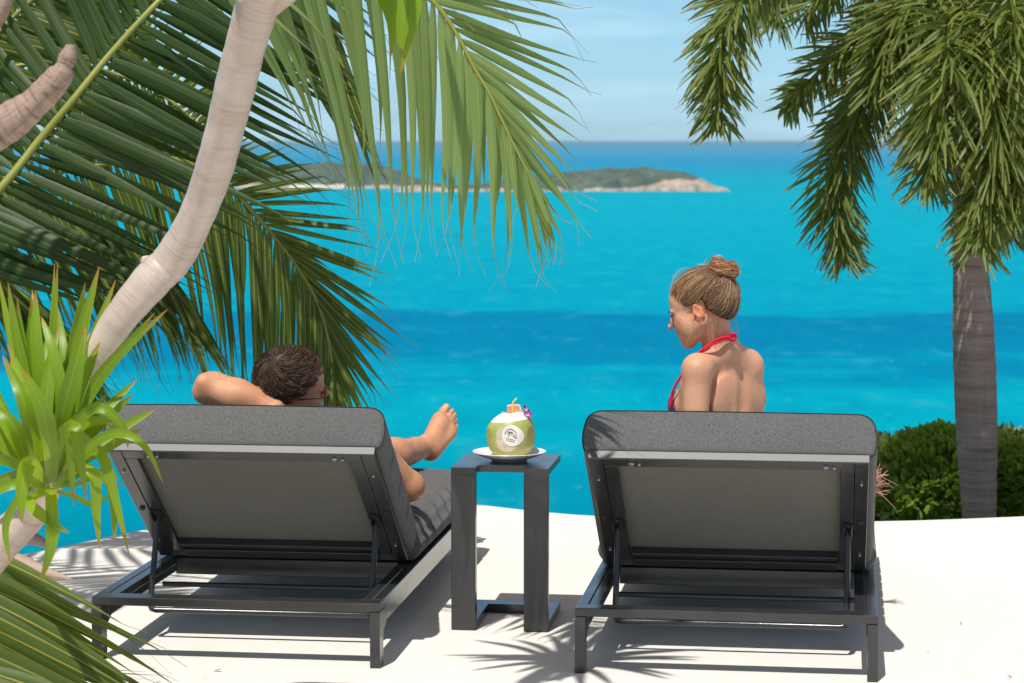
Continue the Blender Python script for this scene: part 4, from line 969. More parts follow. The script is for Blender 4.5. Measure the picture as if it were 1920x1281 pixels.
fox_frond([(1860, 40, 10.9), (1890, 180, 10.9), (1900, 300, 10.9), (1890, 440, 10.9)], [(0, 110), (1, 70)], 9, .9)
fox_frond([(1800, -90, 10.0), (1740, -40, 9.8), (1690, 30, 9.8), (1655, 110, 9.8), (1640, 180, 9.8)], [(0, 110), (.5, 110), (1, 60)], 10, .9)
fox_frond([(1860, -110, 10.4), (1800, -30, 10.6), (1770, 60, 10.7), (1755, 150, 10.7), (1760, 230, 10.7)], [(0, 120), (.5, 110), (1, 70)], 11, .9)
fox_frond([(1700, -150, 9.9), (1620, -100, 9.9), (1570, -50, 9.9), (1530, 0, 9.9), (1510, 30, 9.9)], [(0, 90), (1, 60)], 12, .9)
fox_frond([(1880, -80, 9.7), (1905, 60, 9.5), (1915, 200, 9.5), (1912, 330, 9.5), (1900, 400, 9.5)], [(0, 110), (.5, 110), (1, 60)], 13, .9)
fp.finish()

# ---- shrubs behind the terrace edge
M['bush'] = mat_leaf('glossy_shrub_leaf', (.24, .36, .05), (.09, .17, .02), (.3, .4, .1), .4, (.34, .50, .04), rough=.28)
M['bushd'] = mat_leaf('shrub_leaf_dull', (.14, .20, .04), (.07, .10, .02), (.2, .2, .07), .35, (.22, .30, .04), rough=.4)
def bush(px, py, D, rx, ry, rz, n, seed, label, mat, flowers=0, zb=None):
    rng = random.Random(seed); c = at(px, py, D); gzz = hill_z(c.x, c.y) - .05
    root = empty('shrub', (c.x, c.y, gzz)); tag(root, label, 'shrub', 'shrubs behind the terrace edge'); o = Vector(root.location)
    mb = MB(); fl = MB()
    from mathutils import noise as mn
    for k in range(n):
        d = Vector((rng.gauss(0, 1), rng.gauss(0, 1), rng.gauss(0, 1))).normalized()
        if d.z < -.85: d.z = -d.z
        lump = 1 + .16 * mn.noise(d * 2.3 + Vector((seed, 0, 0))) + .10 * mn.noise(d * 6 + Vector((0, seed, 0)))
        r_ = lump * rng.uniform(.80, 1.02) if rng.random() < .86 else lump * rng.uniform(.45, .8)
        p = Vector((d.x * rx, d.y * ry, d.z * rz)) * r_ + c - o
        if p.z < .03: p.z = rng.uniform(.03, .3)
        g = (d + Vector((rng.uniform(-.8, .8), rng.uniform(-.8, .8), rng.uniform(-.4, .9)))).normalized(); L = rng.uniform(.035, .062)
        s_ = g.cross(Vector((rng.uniform(-1, 1), rng.uniform(-1, 1), rng.uniform(-1, 1)))).normalized(); nn = s_.cross(g); w = L * .27
        vs = [p, p + g * L * .35 - s_ * w + nn * w * .3, p + g * L * .45, p + g * L * .35 + s_ * w + nn * w * .3, p + g * L * .75 - s_ * w * .7, p + g * L * .75 + s_ * w * .7, p + g * L]
        mb.add(vs, [(0, 1, 2), (0, 2, 3), (1, 4, 2), (2, 5, 3), (4, 6, 2), (2, 6, 5)], [(.5, 0), (0, .4), (.5, .45), (1, .4), (.1, .7), (.9, .7), (.5, .8)])
        if k < flowers:
            q = p + d * .03
            for a in range(5):
                aa = a * 1.2566; e = (s_ * math.cos(aa) + g * math.sin(aa)) * .012; f_ = (s_ * math.cos(aa + .7) + g * math.sin(aa + .7)) * .010; fl.add([q, q + e, q + e + f_ * .4, q + f_], [(0, 1, 2, 3)])
    tag(mb.build('foliage', mat, root, smooth=True), kind='stuff')
    br = MB()
    for k in range(9):
        e = c - o + Vector((rng.uniform(-rx, rx) * .7, rng.uniform(-ry, ry) * .6, rng.uniform(.0, rz) * .6)); b0 = Vector((rng.uniform(-.08, .08), rng.uniform(-.08, .08), 0))
        br.tube([b0, b0.lerp(e, .4) + Vector((rng.uniform(-.08, .08), rng.uniform(-.08, .08), .08)), e], [.02, .013, .005], 6)
    br.build('branches', mat_plain('shrub_branch', (.14, .10, .07), .8), root, smooth=True)
    if flowers: tag(fl.build('blossoms', mat_plain('orange_blossom', (.75, .36, .08), .6), root), kind='stuff')
bush(1650, 905, 11.6, .46, .40, .195, 4200, 1, 'duller green shrub half hidden behind the right sun lounger', M['bushd'])
bush(1768, 905, 10.9, .33, .34, .215, 5200, 2, 'glossy bright green shrub with orange specks left of the foxtail palm trunk', M['bush'], 60)
bush(1568, 935, 11.2, .42, .34, .18, 2000, 5, 'low dark shrub hidden behind the backrest of the right lounger', M['bushd'])
bush(1885, 905, 12.2, .34, .40, .25, 3800, 3, 'dark green shrub directly behind the foxtail palm trunk', M['bushd'])
bush(1965, 900, 10.7, .22, .30, .165, 3200, 4, 'bright green shrub at the right edge of the photo', M['bush'], 14)
bush(2120, 920, 11.2, .45, .34, .20, 1500, 6, 'green shrub beyond the right edge of the terrace', M['bush'])
# ------------------------------------------------------------------ people: one continuous surface each, from blended volumes
class Sdf:
    def __init__(s, xs, ys, zs):
        s.xs, s.ys, s.zs = [np.asarray(a, dtype=np.float32) for a in (xs, ys, zs)]
        s.F = np.full((len(xs), len(ys), len(zs)), .25, dtype=np.float32)
    def _box(s, lo, hi):
        r = []
        for a, l, h in zip((s.xs, s.ys, s.zs), lo, hi):
            i0 = int(np.searchsorted(a, l)); i1 = int(np.searchsorted(a, h)); r.append(slice(max(0, i0 - 1), min(len(a), i1 + 1)))
        return r
    def _apply(s, sl, d, k, sub):
        f = s.F[tuple(sl)]
        if sub: d = -d; h = np.maximum(k - np.abs(f - d), 0) / k; s.F[tuple(sl)] = np.maximum(f, d) + h * h * k * .25
        else: h = np.maximum(k - np.abs(f - d), 0) / k; s.F[tuple(sl)] = np.minimum(f, d) - h * h * k * .25
    def pts(s, sl): return s.xs[sl[0]][:, None, None], s.ys[sl[1]][None, :, None], s.zs[sl[2]][None, None, :]
    def cone(s, a, b, ra, rb, k=.02, M=None, sub=False):
        a, b = Vector(a), Vector(b)
        if M is not None: a, b = M @ a, M @ b
        m = max(ra, rb) + k + .02; sl = s._box([min(a[i], b[i]) - m for i in range(3)], [max(a[i], b[i]) + m for i in range(3)])
        if any(q.stop <= q.start for q in sl): return
        X, Y, Z = s.pts(sl); ba = b - a; l2 = max(ba.dot(ba), 1e-9)
        px, py, pz = X - a.x, Y - a.y, Z - a.z
        t = np.clip((px * ba.x + py * ba.y + pz * ba.z) / l2, 0, 1)
        d = np.sqrt((px - t * ba.x) ** 2 + (py - t * ba.y) ** 2 + (pz - t * ba.z) ** 2) - (ra + (rb - ra) * t)
        s._apply(sl, d, k, sub)
    def ell(s, c, r, k=.02, M=None, rot=None, sub=False):
        L = Matrix.Translation(Vector(c)) @ (rot.to_4x4() if rot is not None else Matrix.Identity(4))
        if M is not None: L = M @ L
        cw = L.translation; m = max(r) + k + .02; sl = s._box([cw[i] - m for i in range(3)], [cw[i] + m for i in range(3)])
        if any(q.stop <= q.start for q in sl): return
        X, Y, Z = s.pts(sl); Q = L.to_3x3().transposed(); px, py, pz = X - cw.x, Y - cw.y, Z - cw.z
        q = [(Q[i][0] * px + Q[i][1] * py + Q[i][2] * pz) for i in range(3)]
        k0 = np.sqrt(sum((q[i] / r[i]) ** 2 for i in range(3))) + 1e-6; k1 = np.sqrt(sum((q[i] / r[i] ** 2) ** 2 for i in range(3))) + 1e-6
        s._apply(sl, k0 * (k0 - 1) / k1, k, sub)
    def mesh(s):
        F = s.F; nx, ny, nz = F.shape; S = F < 0
        c = np.zeros((nx - 1, ny - 1, nz - 1), dtype=np.int8)
        for i in (0, 1):
            for j in (0, 1):
                for k in (0, 1): c += S[i:nx - 1 + i, j:ny - 1 + j, k:nz - 1 + k]
        act = np.argwhere((c > 0) & (c < 8)); I, J, K = act.T; idx = -np.ones(c.shape, dtype=np.int64); idx[I, J, K] = np.arange(len(act))
        P = np.zeros((len(act), 3)); N = np.zeros(len(act)); G = (s.xs, s.ys, s.zs)
        for a in range(3):
            o = [x for x in range(3) if x != a]
            for u in (0, 1):
                for v in (0, 1):
                    off = [0, 0, 0]; off[o[0]] = u; off[o[1]] = v; A = [I + off[0], J + off[1], K + off[2]]; B = [q.copy() for q in A]; B[a] = B[a] + 1
                    fa = F[A[0], A[1], A[2]]; fb = F[B[0], B[1], B[2]]; m = (fa < 0) != (fb < 0); t = np.where(m, fa / np.where(m, fa - fb, 1), 0)
                    for ax in range(3):
                        pa = G[ax][A[ax]]; pb = G[ax][B[ax]]; P[:, ax] += np.where(m, pa + (pb - pa) * t, 0)
                    N += m
        P /= N[:, None]; faces = []
        for a in range(3):
            o = [x for x in range(3) if x != a]; sl0 = [slice(None)] * 3; sl1 = [slice(None)] * 3; sl0[a] = slice(0, -1); sl1[a] = slice(1, None)
            e = S[tuple(sl0)] != S[tuple(sl1)]; q = np.argwhere(e); q = q[(q[:, o[0]] > 0) & (q[:, o[1]] > 0) & (q[:, o[0]] < F.shape[o[0]] - 1) & (q[:, o[1]] < F.shape[o[1]] - 1)]
            def cell(du, dv):
                w = q.copy(); w[:, o[0]] += du; w[:, o[1]] += dv; return idx[w[:, 0], w[:, 1], w[:, 2]]
            quad = np.stack([cell(-1, -1), cell(0, -1), cell(0, 0), cell(-1, 0)], 1)
            inside = S[q[:, 0], q[:, 1], q[:, 2]]; flip = inside ^ (a == 1)
            quad = np.where(flip[:, None], quad, quad[:, ::-1]); faces.append(quad)
        return P, np.concatenate(faces)
def grid(*segs):
    out = []
    for a, b, h in segs: out += list(np.arange(a, b, h))
    return out + [segs[-1][1]]
def smooth_mesh(P, Fq, it=2, lam=.5):
    n = len(P); e = np.concatenate([Fq[:, [0, 1]], Fq[:, [1, 2]], Fq[:, [2, 3]], Fq[:, [3, 0]]]); 
    for _ in range(it):
        acc = np.zeros_like(P); cnt = np.zeros(n)
        np.add.at(acc, e[:, 0], P[e[:, 1]]); np.add.at(cnt, e[:, 0], 1); np.add.at(acc, e[:, 1], P[e[:, 0]]); np.add.at(cnt, e[:, 1], 1)
        P = P + lam * (acc / cnt[:, None] - P)
    return P
def body_obj(name, sdf, mat, parent, spots=(), it=1):
    """spots: (centre, radius, colour) tint patches such as lips"""
    P, Fq = sdf.mesh(); P = smooth_mesh(P, Fq, it); o = np.array(parent.location); me = bpy.data.meshes.new(name)
    me.from_pydata((P - o).tolist(), [], Fq.tolist()); me.polygons.foreach_set('use_smooth', [True] * len(Fq))
    col = np.ones((len(P), 4), dtype=np.float32)
    for c, r, rgb, M_ in spots:
        c = np.array(M_ @ Vector(c)); d = np.linalg.norm(P - c, axis=1); w = np.clip(1.4 - d / r, 0, 1)[:, None]; w = np.minimum(1, w * 1.6); col[:, :3] = col[:, :3] * (1 - w) + np.array(rgb) * w
    ca = me.color_attributes.new('tint', 'FLOAT_COLOR', 'POINT'); ca.data.foreach_set('color', col.ravel()); me.update()
    return link_mesh(name, me, mat, parent)
def basis(origin, f, u):
    """local frame: x to the person's right... y face forward, z up"""
    f = Vector(f).normalized(); u = Vector(u); u = (u - f * u.dot(f)).normalized(); r = f.cross(u)
    m = Matrix.Identity(4)
    for i, a in enumerate((r, f, u)):
        for q in range(3): m[q][i] = a[q]
    m.translation = Vector(origin); return m
def head(s, M, sc=1.0, male=False, ears=(1, -1)):
    def e(c, r, k=.012, rot=None, sub=False): s.ell([x * sc for x in c], [x * sc for x in r], k * sc, M, rot, sub)
    def c(a, b, ra, rb, k=.012, sub=False): s.cone([x * sc for x in a], [x * sc for x in b], ra * sc, rb * sc, k * sc, M, sub)
    e((0, -.020, .030), (.074, .094, .088), .02); e((0, .035, -.010), (.060, .058, .085), .03); e((0, .045, .035), (.058, .042, .050), .02)
    for q in (-1, 1):
        c((q * .056, -.004, -.050), (q * .018, .070, -.094), .018, .015, .03); e((q * .040, .062, -.022), (.021, .020, .018), .022)
        e((q * .028, .082, .014), (.022, .010, .007), .012)
    c((0, .052, -.060), (0, .076, -.098), .030, .017, .03); e((0, .083, -.100), (.014, .011, .011), .012)
    e((0, .078, -.066), (.030, .017, .022), .02)
    c((0, .086, .012), (0, .109, -.024), .0078, .0088, .010); e((0, .114, -.030), (.0088, .0115, .0088), .006)
    for q in (-1, 1): e((q * .042, .045, -.050), (.026, .040, .036), .03)
    for q in (-1, 1): e((q * .010, .099, -.033), (.0065, .0095, .0065), .006)
    for q in (-1, 1): e((q * .031, .094, -.001), (.017, .014, .012), .012, sub=True); e((q * .030, .074, -.001), (.0145, .0125, .0120), .004)
    e((0, .0985, -.0560), (.020, .0078, .0058), .005); e((0, .0965, -.068), (.017, .0082, .0066), .005); e((0, .104, -.0620), (.026, .006, .0016), .002, sub=True)
    for q in ears:
        rt = Matrix.Rotation(q * math.radians(-24), 3, 'Z') @ Matrix.Rotation(math.radians(-12), 3, 'X')
        e((q * .078, -.012, -.012), (.0070, .0170, .0285), .006, rt); e((q * .074, -.004, -.036), (.006, .009, .012), .005, rt)
        e((q * .0865, -.008, -.010), (.0065, .0095, .017), .004, rt, True)
        e((q * .0815, .004, -.014), (.004, .005, .007), .004, rt)
def hand(s, wrist, dirv, palmn, L=.175, curl=.4, side=1):
    """palm, four unequal bent fingers and a thumb leaving the side of the palm"""
    w = Vector(wrist); d = Vector(dirv).normalized(); n = Vector(palmn); n = (n - d * n.dot(d)).normalized(); sx = d.cross(n) * side
    for a, b in ((-.024, .026), (-.008, .009), (.010, -.008), (.026, -.024)): s.cone(w + sx * a * .6, w + d * L * .50 + sx * a, .015, .0115, .012)
    for i, (a, ln) in enumerate(((-.028, .38), (-.010, .46), (.009, .44), (.026, .34))):
        p = w + d * L * .50 + sx * a; dd = d.copy(); r = .0092
        for q, f in enumerate((.42, .32, .26)):
            dd = (dd + n * curl * (.35 + .3 * q)).normalized(); p2 = p + dd * L * ln * f * 1.1; s.cone(p, p2, r, r - .0009, .003); p = p2; r -= .0010
    p = w + d * L * .14 - sx * .024; dd = (d * .7 - sx * .75 + n * .25).normalized()
    for ln, r in ((.20, .0125), (.17, .0110), (.14, .0095)): p2 = p + dd * L * ln; s.cone(p, p2, r, r - .001, .006); p = p2; dd = (dd + d * .5).normalized()
def strands_mesh(name, lines, mat, parent, width=.0011, cols=None):
    mb = MB(); o = Vector(parent.location) if parent is not None else Vector()
    vs = []; fs = []; cc = []
    for q, (L, col) in enumerate(lines):
        n = len(L); b = len(vs); sd = Vector((R.uniform(-1, 1), R.uniform(-.4, .4), R.uniform(-1, 1))).normalized()
        for i, p in enumerate(L):
            t = (L[min(i + 1, n - 1)] - L[max(i - 1, 0)]); s_ = t.cross(Vector((0, 1, 0)) + sd * .6)
            s_ = s_.normalized() if s_.length > 1e-7 else Vector((1, 0, 0)); w = width * (1 - .7 * (i / (n - 1)) ** 3) / 2
            vs += [tuple(p - o - s_ * w), tuple(p - o + s_ * w)]; cc += [col, col]
        fs += [(b + 2 * i, b + 2 * i + 1, b + 2 * i + 3, b + 2 * i + 2) for i in range(n - 1)]
    mb.v = vs; mb.f = fs; mb.col = cc
    return mb.build(name, mat, parent, smooth=True)

# ---------------------------------------------------------------- the seated woman
SKW = mat_skin('sunlit_skin', (.64, .345, .215), (.55, .25, .15)); HM = mat_hair('hair')
DW = 7.12
wo = empty('person', (at(1365, 760, DW).x, DW, .31)); tag(wo, 'woman with a hair bun and red halter strap sitting on the right lounger', 'person')
WP = lambda x, y, d=0.0: at(x, y, DW + d)
hc = WP(1311, 576, -.02)
HMx = basis(hc, (-.955, .30, -.10), (-.10, .02, .99)); HMx = basis(hc, HMx.to_3x3() @ Vector((0, 1, -.26)), HMx.to_3x3() @ Vector((0, .26, 1)))
s = Sdf(grid((.30, .40, .006), (.40, .80, .0030), (.80, 1.12, .006)), grid((6.70, 6.96, .006), (6.96, 7.36, .0030), (7.36, 8.45, .007)), grid((.24, .60, .006), (.60, 1.06, .0030)))
head(s, HMx, .90)
# neck and trunk: facing away and to the left
nb = WP(1346, 655, .0); ub = WP(1365, 690, .03)
BF = Vector((-math.sin(math.radians(42)), math.cos(math.radians(42)), 0)); BR = Vector((BF.y, -BF.x, 0)); UP = Vector((0, 0, 1))
s.cone(HMx @ Vector((0, -.040, -.030)), nb + UP * .008 + Vector((.010, 0, 0)), .037, .037, .02); s.cone(HMx @ Vector((0, -.015, -.05)), nb + BF * .012, .034, .036, .015); s.ell(WP(1362, 645, -.01), (.026, .03, .03), .03); s.cone(WP(1362, 650, .0), WP(1404, 676, .06), .030, .030, .03)
sh = WP(1372, 690, .03)                                 # centre of the shoulder line
SHL = WP(1305, 690, -.085); SHR = WP(1402, 688, .075)
s.cone(nb + UP * -.012, SHL + Vector((.02, .01, .004)), .030, .028, .03); s.cone(nb + UP * -.012 + Vector((.02, 0, 0)), SHR + Vector((-.02, -.01, .008)), .032, .030, .03)
def tor(z, r, f, rx, ry, rz, k=.05): s.ell(sh + BR * r + BF * f + UP * z, (rx, ry, rz), k, None, Matrix.Rotation(math.radians(42), 3, 'Z'))
tor(-.045, 0, .045, .150, .085, .085); tor(-.12, 0, .05, .140, .088, .11); tor(-.22, 0, .055, .118, .085, .12); tor(-.30, 0, .06, .112, .083, .10); tor(-.37, 0, .05, .150, .105, .085)
for q in (-1, 1):
    s.ell(sh + BR * q * .078 + BF * -.030 + UP * -.085, (.040, .014, .062), .022, None, Matrix.Rotation(math.radians(42), 3, 'Z') @ Matrix.Rotation(q * -.25, 3, 'Y'))
    s.ell(sh + BR * q * .028 + BF * -.022 + UP * -.20, (.022, .020, .11), .025, None, Matrix.Rotation(math.radians(42), 3, 'Z'))
    s.ell(sh + BR * q * .072 + BF * .122 + UP * -.115, (.050, .046, .048), .03)
s.cone(sh + BF * -.054 + UP * -.02, sh + BF * -.050 + UP * -.32, .011, .013, .022, None, True)
s.ell(SHL, (.040, .040, .042), .03); s.ell(SHR, (.040, .040, .042), .03)
eL = SHL + Vector((-.004, -.03, -.235)); hL = eL + Vector((-.03, .02, -.15)); hL.z = .335
s.cone(SHL + Vector((.004, 0, -.01)), eL, .036, .030, .03); s.cone(SHL + Vector((.002, 0, -.03)), SHL.lerp(eL, .5), .037, .034, .02); s.cone(eL, hL, .029, .020, .015)
hand(s, hL, (-.6, .75, -.05), (0, 0, -1), .165, .05, 1)
eR = SHR + Vector((-.02, .13, -.22)); hR = eR + Vector((-.16, .22, -.02)); s.cone(SHR, eR, .036, .030, .03); s.cone(eR, hR, .029, .020, .015)
hand(s, hR, (-.7, .6, -.2), (-.2, -.2, -1), .165, .5, -1)
hp = sh + UP * -.385
for q, kn, an in ((-1, Vector((.52, 7.72, .45)), Vector((.60, 8.10, .345))), (1, Vector((.80, 7.78, .40)), Vector((.86, 8.20, .34)))):
    h0 = hp + BR * q * .085 + BF * .06; h0.z = .375; s.cone(h0, kn, .078, .052, .04); s.cone(kn, kn.lerp(an, .4), .048, .047, .02); s.cone(kn.lerp(an, .35), an, .047, .030, .02)
    s.cone(an, an + Vector((.01, .13, -.005)), .030, .024, .02)
    for t_ in range(5): s.cone(an + Vector((.01 + (t_ - 2) * .015, .11, -.008)), an + Vector((.01 + (t_ - 2) * .017, .165 - abs(t_ - (3 if q < 0 else 1)) * .008, -.012)), .010, .008, .006)
body = body_obj('body', s, SKW, wo, [((.0, .102, -.062), .017, (.80, .42, .45), HMx), ((-.045, .070, -.028), .026, (1.0, .82, .78), HMx), ((.045, .070, -.028), .026, (1.0, .82, .78), HMx),
      ((.078, -.012, -.012), .03, (1.08, .78, .70), HMx), ((-.078, -.012, -.012), .03, (1.08, .78, .70), HMx)], it=1)
# brows, lashes
for q in (-1, 1):
    br = [HMx @ Vector((q * x, y, z)) for x, y, z in ((.012, .0915, .0135), (.024, .0885, .0175), (.038, .0800, .0165), (.047, .070, .0115))]
    MB().tube([p - Vector(wo.location) for p in br], [.0016, .0022, .0018, .0006], 6).build('eyebrow', mat_plain('brow_brown', (.10, .055, .03), .7), wo, smooth=True)
    la = [HMx @ Vector((q * x, y, z)) for x, y, z in ((.019, .0815, .0010), (.027, .0850, .0030), (.036, .0825, .0025), (.043, .077, -.001))]
    MB().tube([p - Vector(wo.location) for p in la], [.0008, .0022, .0024, .0010], 6).build('eyelash', mat_plain('lash_dark', (.015, .01, .008), .7), wo, smooth=True)
from mathutils import noise as mnoise
# hair: swept back to a high bun
HE = Vector((0, -.019, .0265)); HR_ = Vector((.075, .094, .080))
def hpt(d, r=1.0): return Vector((HE.x + d.x * HR_.x * r, HE.y + d.y * HR_.y * r, HE.z + d.z * HR_.z * r * (1 + (.35 * min(1, -d.y * 1.5) if d.y < 0 and d.z < 0 else 0))))
def hairline(d):
    p = hpt(d)
    if p.y > .02: lim = .012 + (p.y - .02) * .75
    elif p.y > -.035: lim = .012 + (.02 - p.y) * .1
    else: lim = -.022 - (-.035 - p.y) * 1.2
    return p.z > lim
BUNL = Vector((0, -.094, .067)); bd = Vector(((BUNL.x - HE.x) / HR_.x, (BUNL.y - HE.y) / HR_.y, (BUNL.z - HE.z) / HR_.z)).normalized()
lo = Vector(wo.location)
def slerp(a, b, t):
    an = a.angle(b); 
    return (a * math.sin((1 - t) * an) + b * math.sin(t * an)) / max(1e-5, math.sin(an))
PALW = [(.21, .115, .055), (.28, .165, .085), (.15, .080, .040), (.42, .28, .155), (.17, .090, .045), (.25, .135, .062)]
cap = MB(); nu, nv = 56, 40; vs = []
for j in range(nv + 1):
    for i in range(nu):
        th = math.pi * j / nv; ph = 2 * math.pi * i / nu; d = Vector((math.sin(th) * math.cos(ph), math.sin(th) * math.sin(ph), math.cos(th)))
        rr = .975 if hairline(d) else .80
        if rr > .9 and d.y < -.2 and d.z < .3: rr = 1.0 + .07 * min(1, (-d.y - .2) * 2)
        vs.append(HMx @ hpt(d, rr) - lo)
cap.add(vs, [(j * nu + i, j * nu + (i + 1) % nu, (j + 1) * nu + (i + 1) % nu, (j + 1) * nu + i) for j in range(nv) for i in range(nu)], col=(.06, .034, .020))
lines = []; rng = random.Random(5)
k = 0
while k < 5200:
    d = Vector((rng.gauss(0, 1), rng.gauss(0, 1), rng.gauss(0, 1))).normalized()
    if not hairline(d): continue
    k += 1; T1 = rng.uniform(.55, 1.0); L = []; cl = PALW[int(min(5.99, max(0, (mnoise.noise(d * 7) * .9 + .5) * 6)))]; cl = cl if rng.random() < .7 else rng.choice(PALW); fr_ = rng.uniform(0, 6.28); am = rng.uniform(0, .11); lift = 1.0 + rng.uniform(0, .06) + (rng.uniform(0, .09) if rng.random() < .06 else 0)
    if d.y > .2 and d.z > 0: cl = tuple(min(1, x * 1.5) for x in cl)  # front and top strands lightened in colour as a painted highlight
    jit_ = Vector((rng.uniform(-.2, .2), rng.uniform(-.2, .2), rng.uniform(-.2, .2)))
    for i in range(11):
        t = i / 10 * T1; q = slerp(d, (bd + jit_ * .5).normalized(), t); bulge_ = 1.0
        if q.y < -.2 and q.z < .35: bulge_ = 1 + .09 * min(1, (-q.y - .2) * 2) * math.sin(math.pi * min(1, .2 + t))
        q2 = (q + Vector((math.cos(fr_ + t * 6), 0, math.sin(fr_ + t * 5))) * am).normalized()
        L.append(HMx @ hpt(q2, lift * bulge_ * (1 + .02 * math.sin(math.pi * t))))
    lines.append((L, tuple(min(1, c_ * rng.uniform(.8, 1.2)) for c_ in cl)))
# bun: coiled strands about a ring
BC = HMx @ (BUNL + Vector((0, -.014, .017))); bu = (HMx.to_3x3() @ Vector((.15, -.75, 1))).normalized(); b1 = bu.cross(Vector((0, 1, 0))).normalized(); b2 = bu.cross(b1)
tor_ = MB(); vs = []
for i in range(36):
    for j in range(16):
        a = 2 * math.pi * i / 36; b = 2 * math.pi * j / 16; r_ = .0245 + .0195 * math.cos(b) * (1 + .12 * math.sin(3 * a)); vs.append(BC + (b1 * math.cos(a) + b2 * math.sin(a)) * r_ + bu * .0185 * math.sin(b) * (1 + .15 * math.sin(2 * a + 1)) - lo)
cap.add(vs, [(i * 16 + j, ((i + 1) % 36) * 16 + j, ((i + 1) % 36) * 16 + (j + 1) % 16, i * 16 + (j + 1) % 16) for i in range(36) for j in range(16)], col=(.20, .085, .035))
cap.build('hair', HM, wo, smooth=True)
for k in range(1100):
    a0 = rng.uniform(0, 6.28); sp_ = rng.uniform(.8, 2.4) * rng.choice((1, 1, -1)); b0 = rng.uniform(0, 6.28); bs = rng.uniform(.4, 2.2); L = []; rr = rng.uniform(.95, 1.22) if rng.random() < .9 else rng.uniform(1.2, 1.6)
    cl = rng.choice([(.42, .19, .075), (.52, .27, .11), (.30, .12, .05), (.60, .36, .17), (.24, .09, .04)])
    for i in range(12):
        t = i / 11; a = a0 + sp_ * t; b = b0 + bs * t; r_ = (.0235 + .0205 * rr * math.cos(b) * (1 + .12 * math.sin(3 * a))); L.append(BC + (b1 * math.cos(a) + b2 * math.sin(a)) * r_ + bu * .0200 * rr * math.sin(b) * (1 + .15 * math.sin(2 * a + 1)))
    lines.append((L, cl))
tag(strands_mesh('hair_strands', lines, HM, wo, .00095), kind='stuff')
# flyaway wisps
lines = []
def wisp(pts, dd=0.0, col=(.50, .33, .19), n=14): lines.append(([p for p in catmull([WP(x, y, dd) for x, y in pts], n)], col))
for w in ([(1262, 560), (1268, 590), (1280, 608), (1296, 613)], [(1266, 565), (1276, 585), (1290, 598)], [(1296, 585), (1300, 612), (1297, 630), (1287, 640)], [(1300, 590), (1302, 610), (1298, 628)],
          [(1363, 610), (1378, 604), (1385, 617), (1382, 632)], [(1362, 606), (1374, 606), (1382, 620)], [(1365, 520), (1372, 505), (1371, 495)], [(1368, 512), (1380, 530), (1384, 560), (1383, 585)],
          [(1325, 500), (1320, 492), (1328, 485)], [(1345, 500), (1347, 488), (1344, 480)], [(1262, 520), (1280, 506), (1300, 502)], [(1310, 497), (1330, 496), (1342, 499)], [(1256, 545), (1260, 525), (1275, 510)],
          [(1335, 610), (1338, 625), (1336, 640)], [(1325, 590), (1324, 610), (1328, 634)], [(1330, 596), (1333, 615), (1330, 645)], [(1342, 600), (1344, 612), (1341, 620)]):
    for q in range(3): wisp([(x + R.uniform(-3, 3), y + R.uniform(-3, 3)) for x, y in w], R.uniform(-.10, -.06) if w[0][0] < 1350 and w[0][1] > 555 else R.uniform(-.03, .03))
tag(strands_mesh('hair_wisps', lines, HM, wo, .0009), kind='stuff')
# halter top: neck cord with a knot at the nape, side strap and patterned cup
RED = NT('crimson_cord'); RED.set(color=(.62, .012, .045), rough=.7, spec=.2); RED.bump(RED.noise(RED.coords('Object', (1, 1, 1)), 500, 2), .3, .001)
top = empty('halter_top', wo.location); top.parent = wo; top.location = (0, 0, 0)
kn = WP(1373, 632, -.055)
def cord(pts, r, name='neck_cord'): MB().tube([p - lo for p in catmull(pts, 24)], r, 8).build(name, RED.m, top, smooth=True)
cord([kn, WP(1352, 634, -.068), WP(1330, 646, -.075), WP(1312, 660, -.07), WP(1304, 668, -.03), WP(1296, 680, .05)], .0042)
cord([kn, WP(1355, 638, -.066), WP(1336, 646, -.076), WP(1318, 658, -.073), WP(1308, 667, -.035)], .0036)
MB().tube([p - lo for p in catmull([kn + Vector((-.008, -.004, .004)), kn + Vector((.002, -.008, .010)), kn + Vector((.010, -.002, .004)), kn + Vector((.006, -.004, -.008)), kn + Vector((-.005, -.006, -.006)), kn + Vector((-.008, -.004, .004))], 18)], .0048, 8).build('knot', RED.m, top, smooth=True)
t = NT('teal_coral_print'); v = t.coords('Object'); vo = t.new('ShaderNodeTexVoronoi'); vo.inputs['Scale'].default_value = 95; t.link(v, vo.inputs['Vector'])
n = t.noise(v, 60, 3, .7, 1.5)
t.set(color=t.mix(t.ramp(n, [(.52, (0,) * 3), (.56, (1,) * 3)]), t.ramp(vo.outputs['Distance'], [(.25, (.0, .16, .26)), (.5, (.01, .03, .07))]), (.62, .02, .08)), rough=.75)
cs = sh + BR * -.072 + BF * .126 + UP * -.115
mb = MB(); mb.lathe([(.0, .048), (.018, .044), (.034, .034), (.045, .018), (.050, 0), (.047, -.02), (.034, -.036), (.0, -.045)], 24, M=Matrix.Translation(cs - lo) @ Matrix.Diagonal((1.06, 1.02, 1.08, 1))); mb.build('cup', t.m, top, smooth=True)
cord([WP(1281, 700, .01), WP(1269, 718, .02), WP(1260, 738, .03), WP(1257, 762, .03)], .0042, 'side_strap')

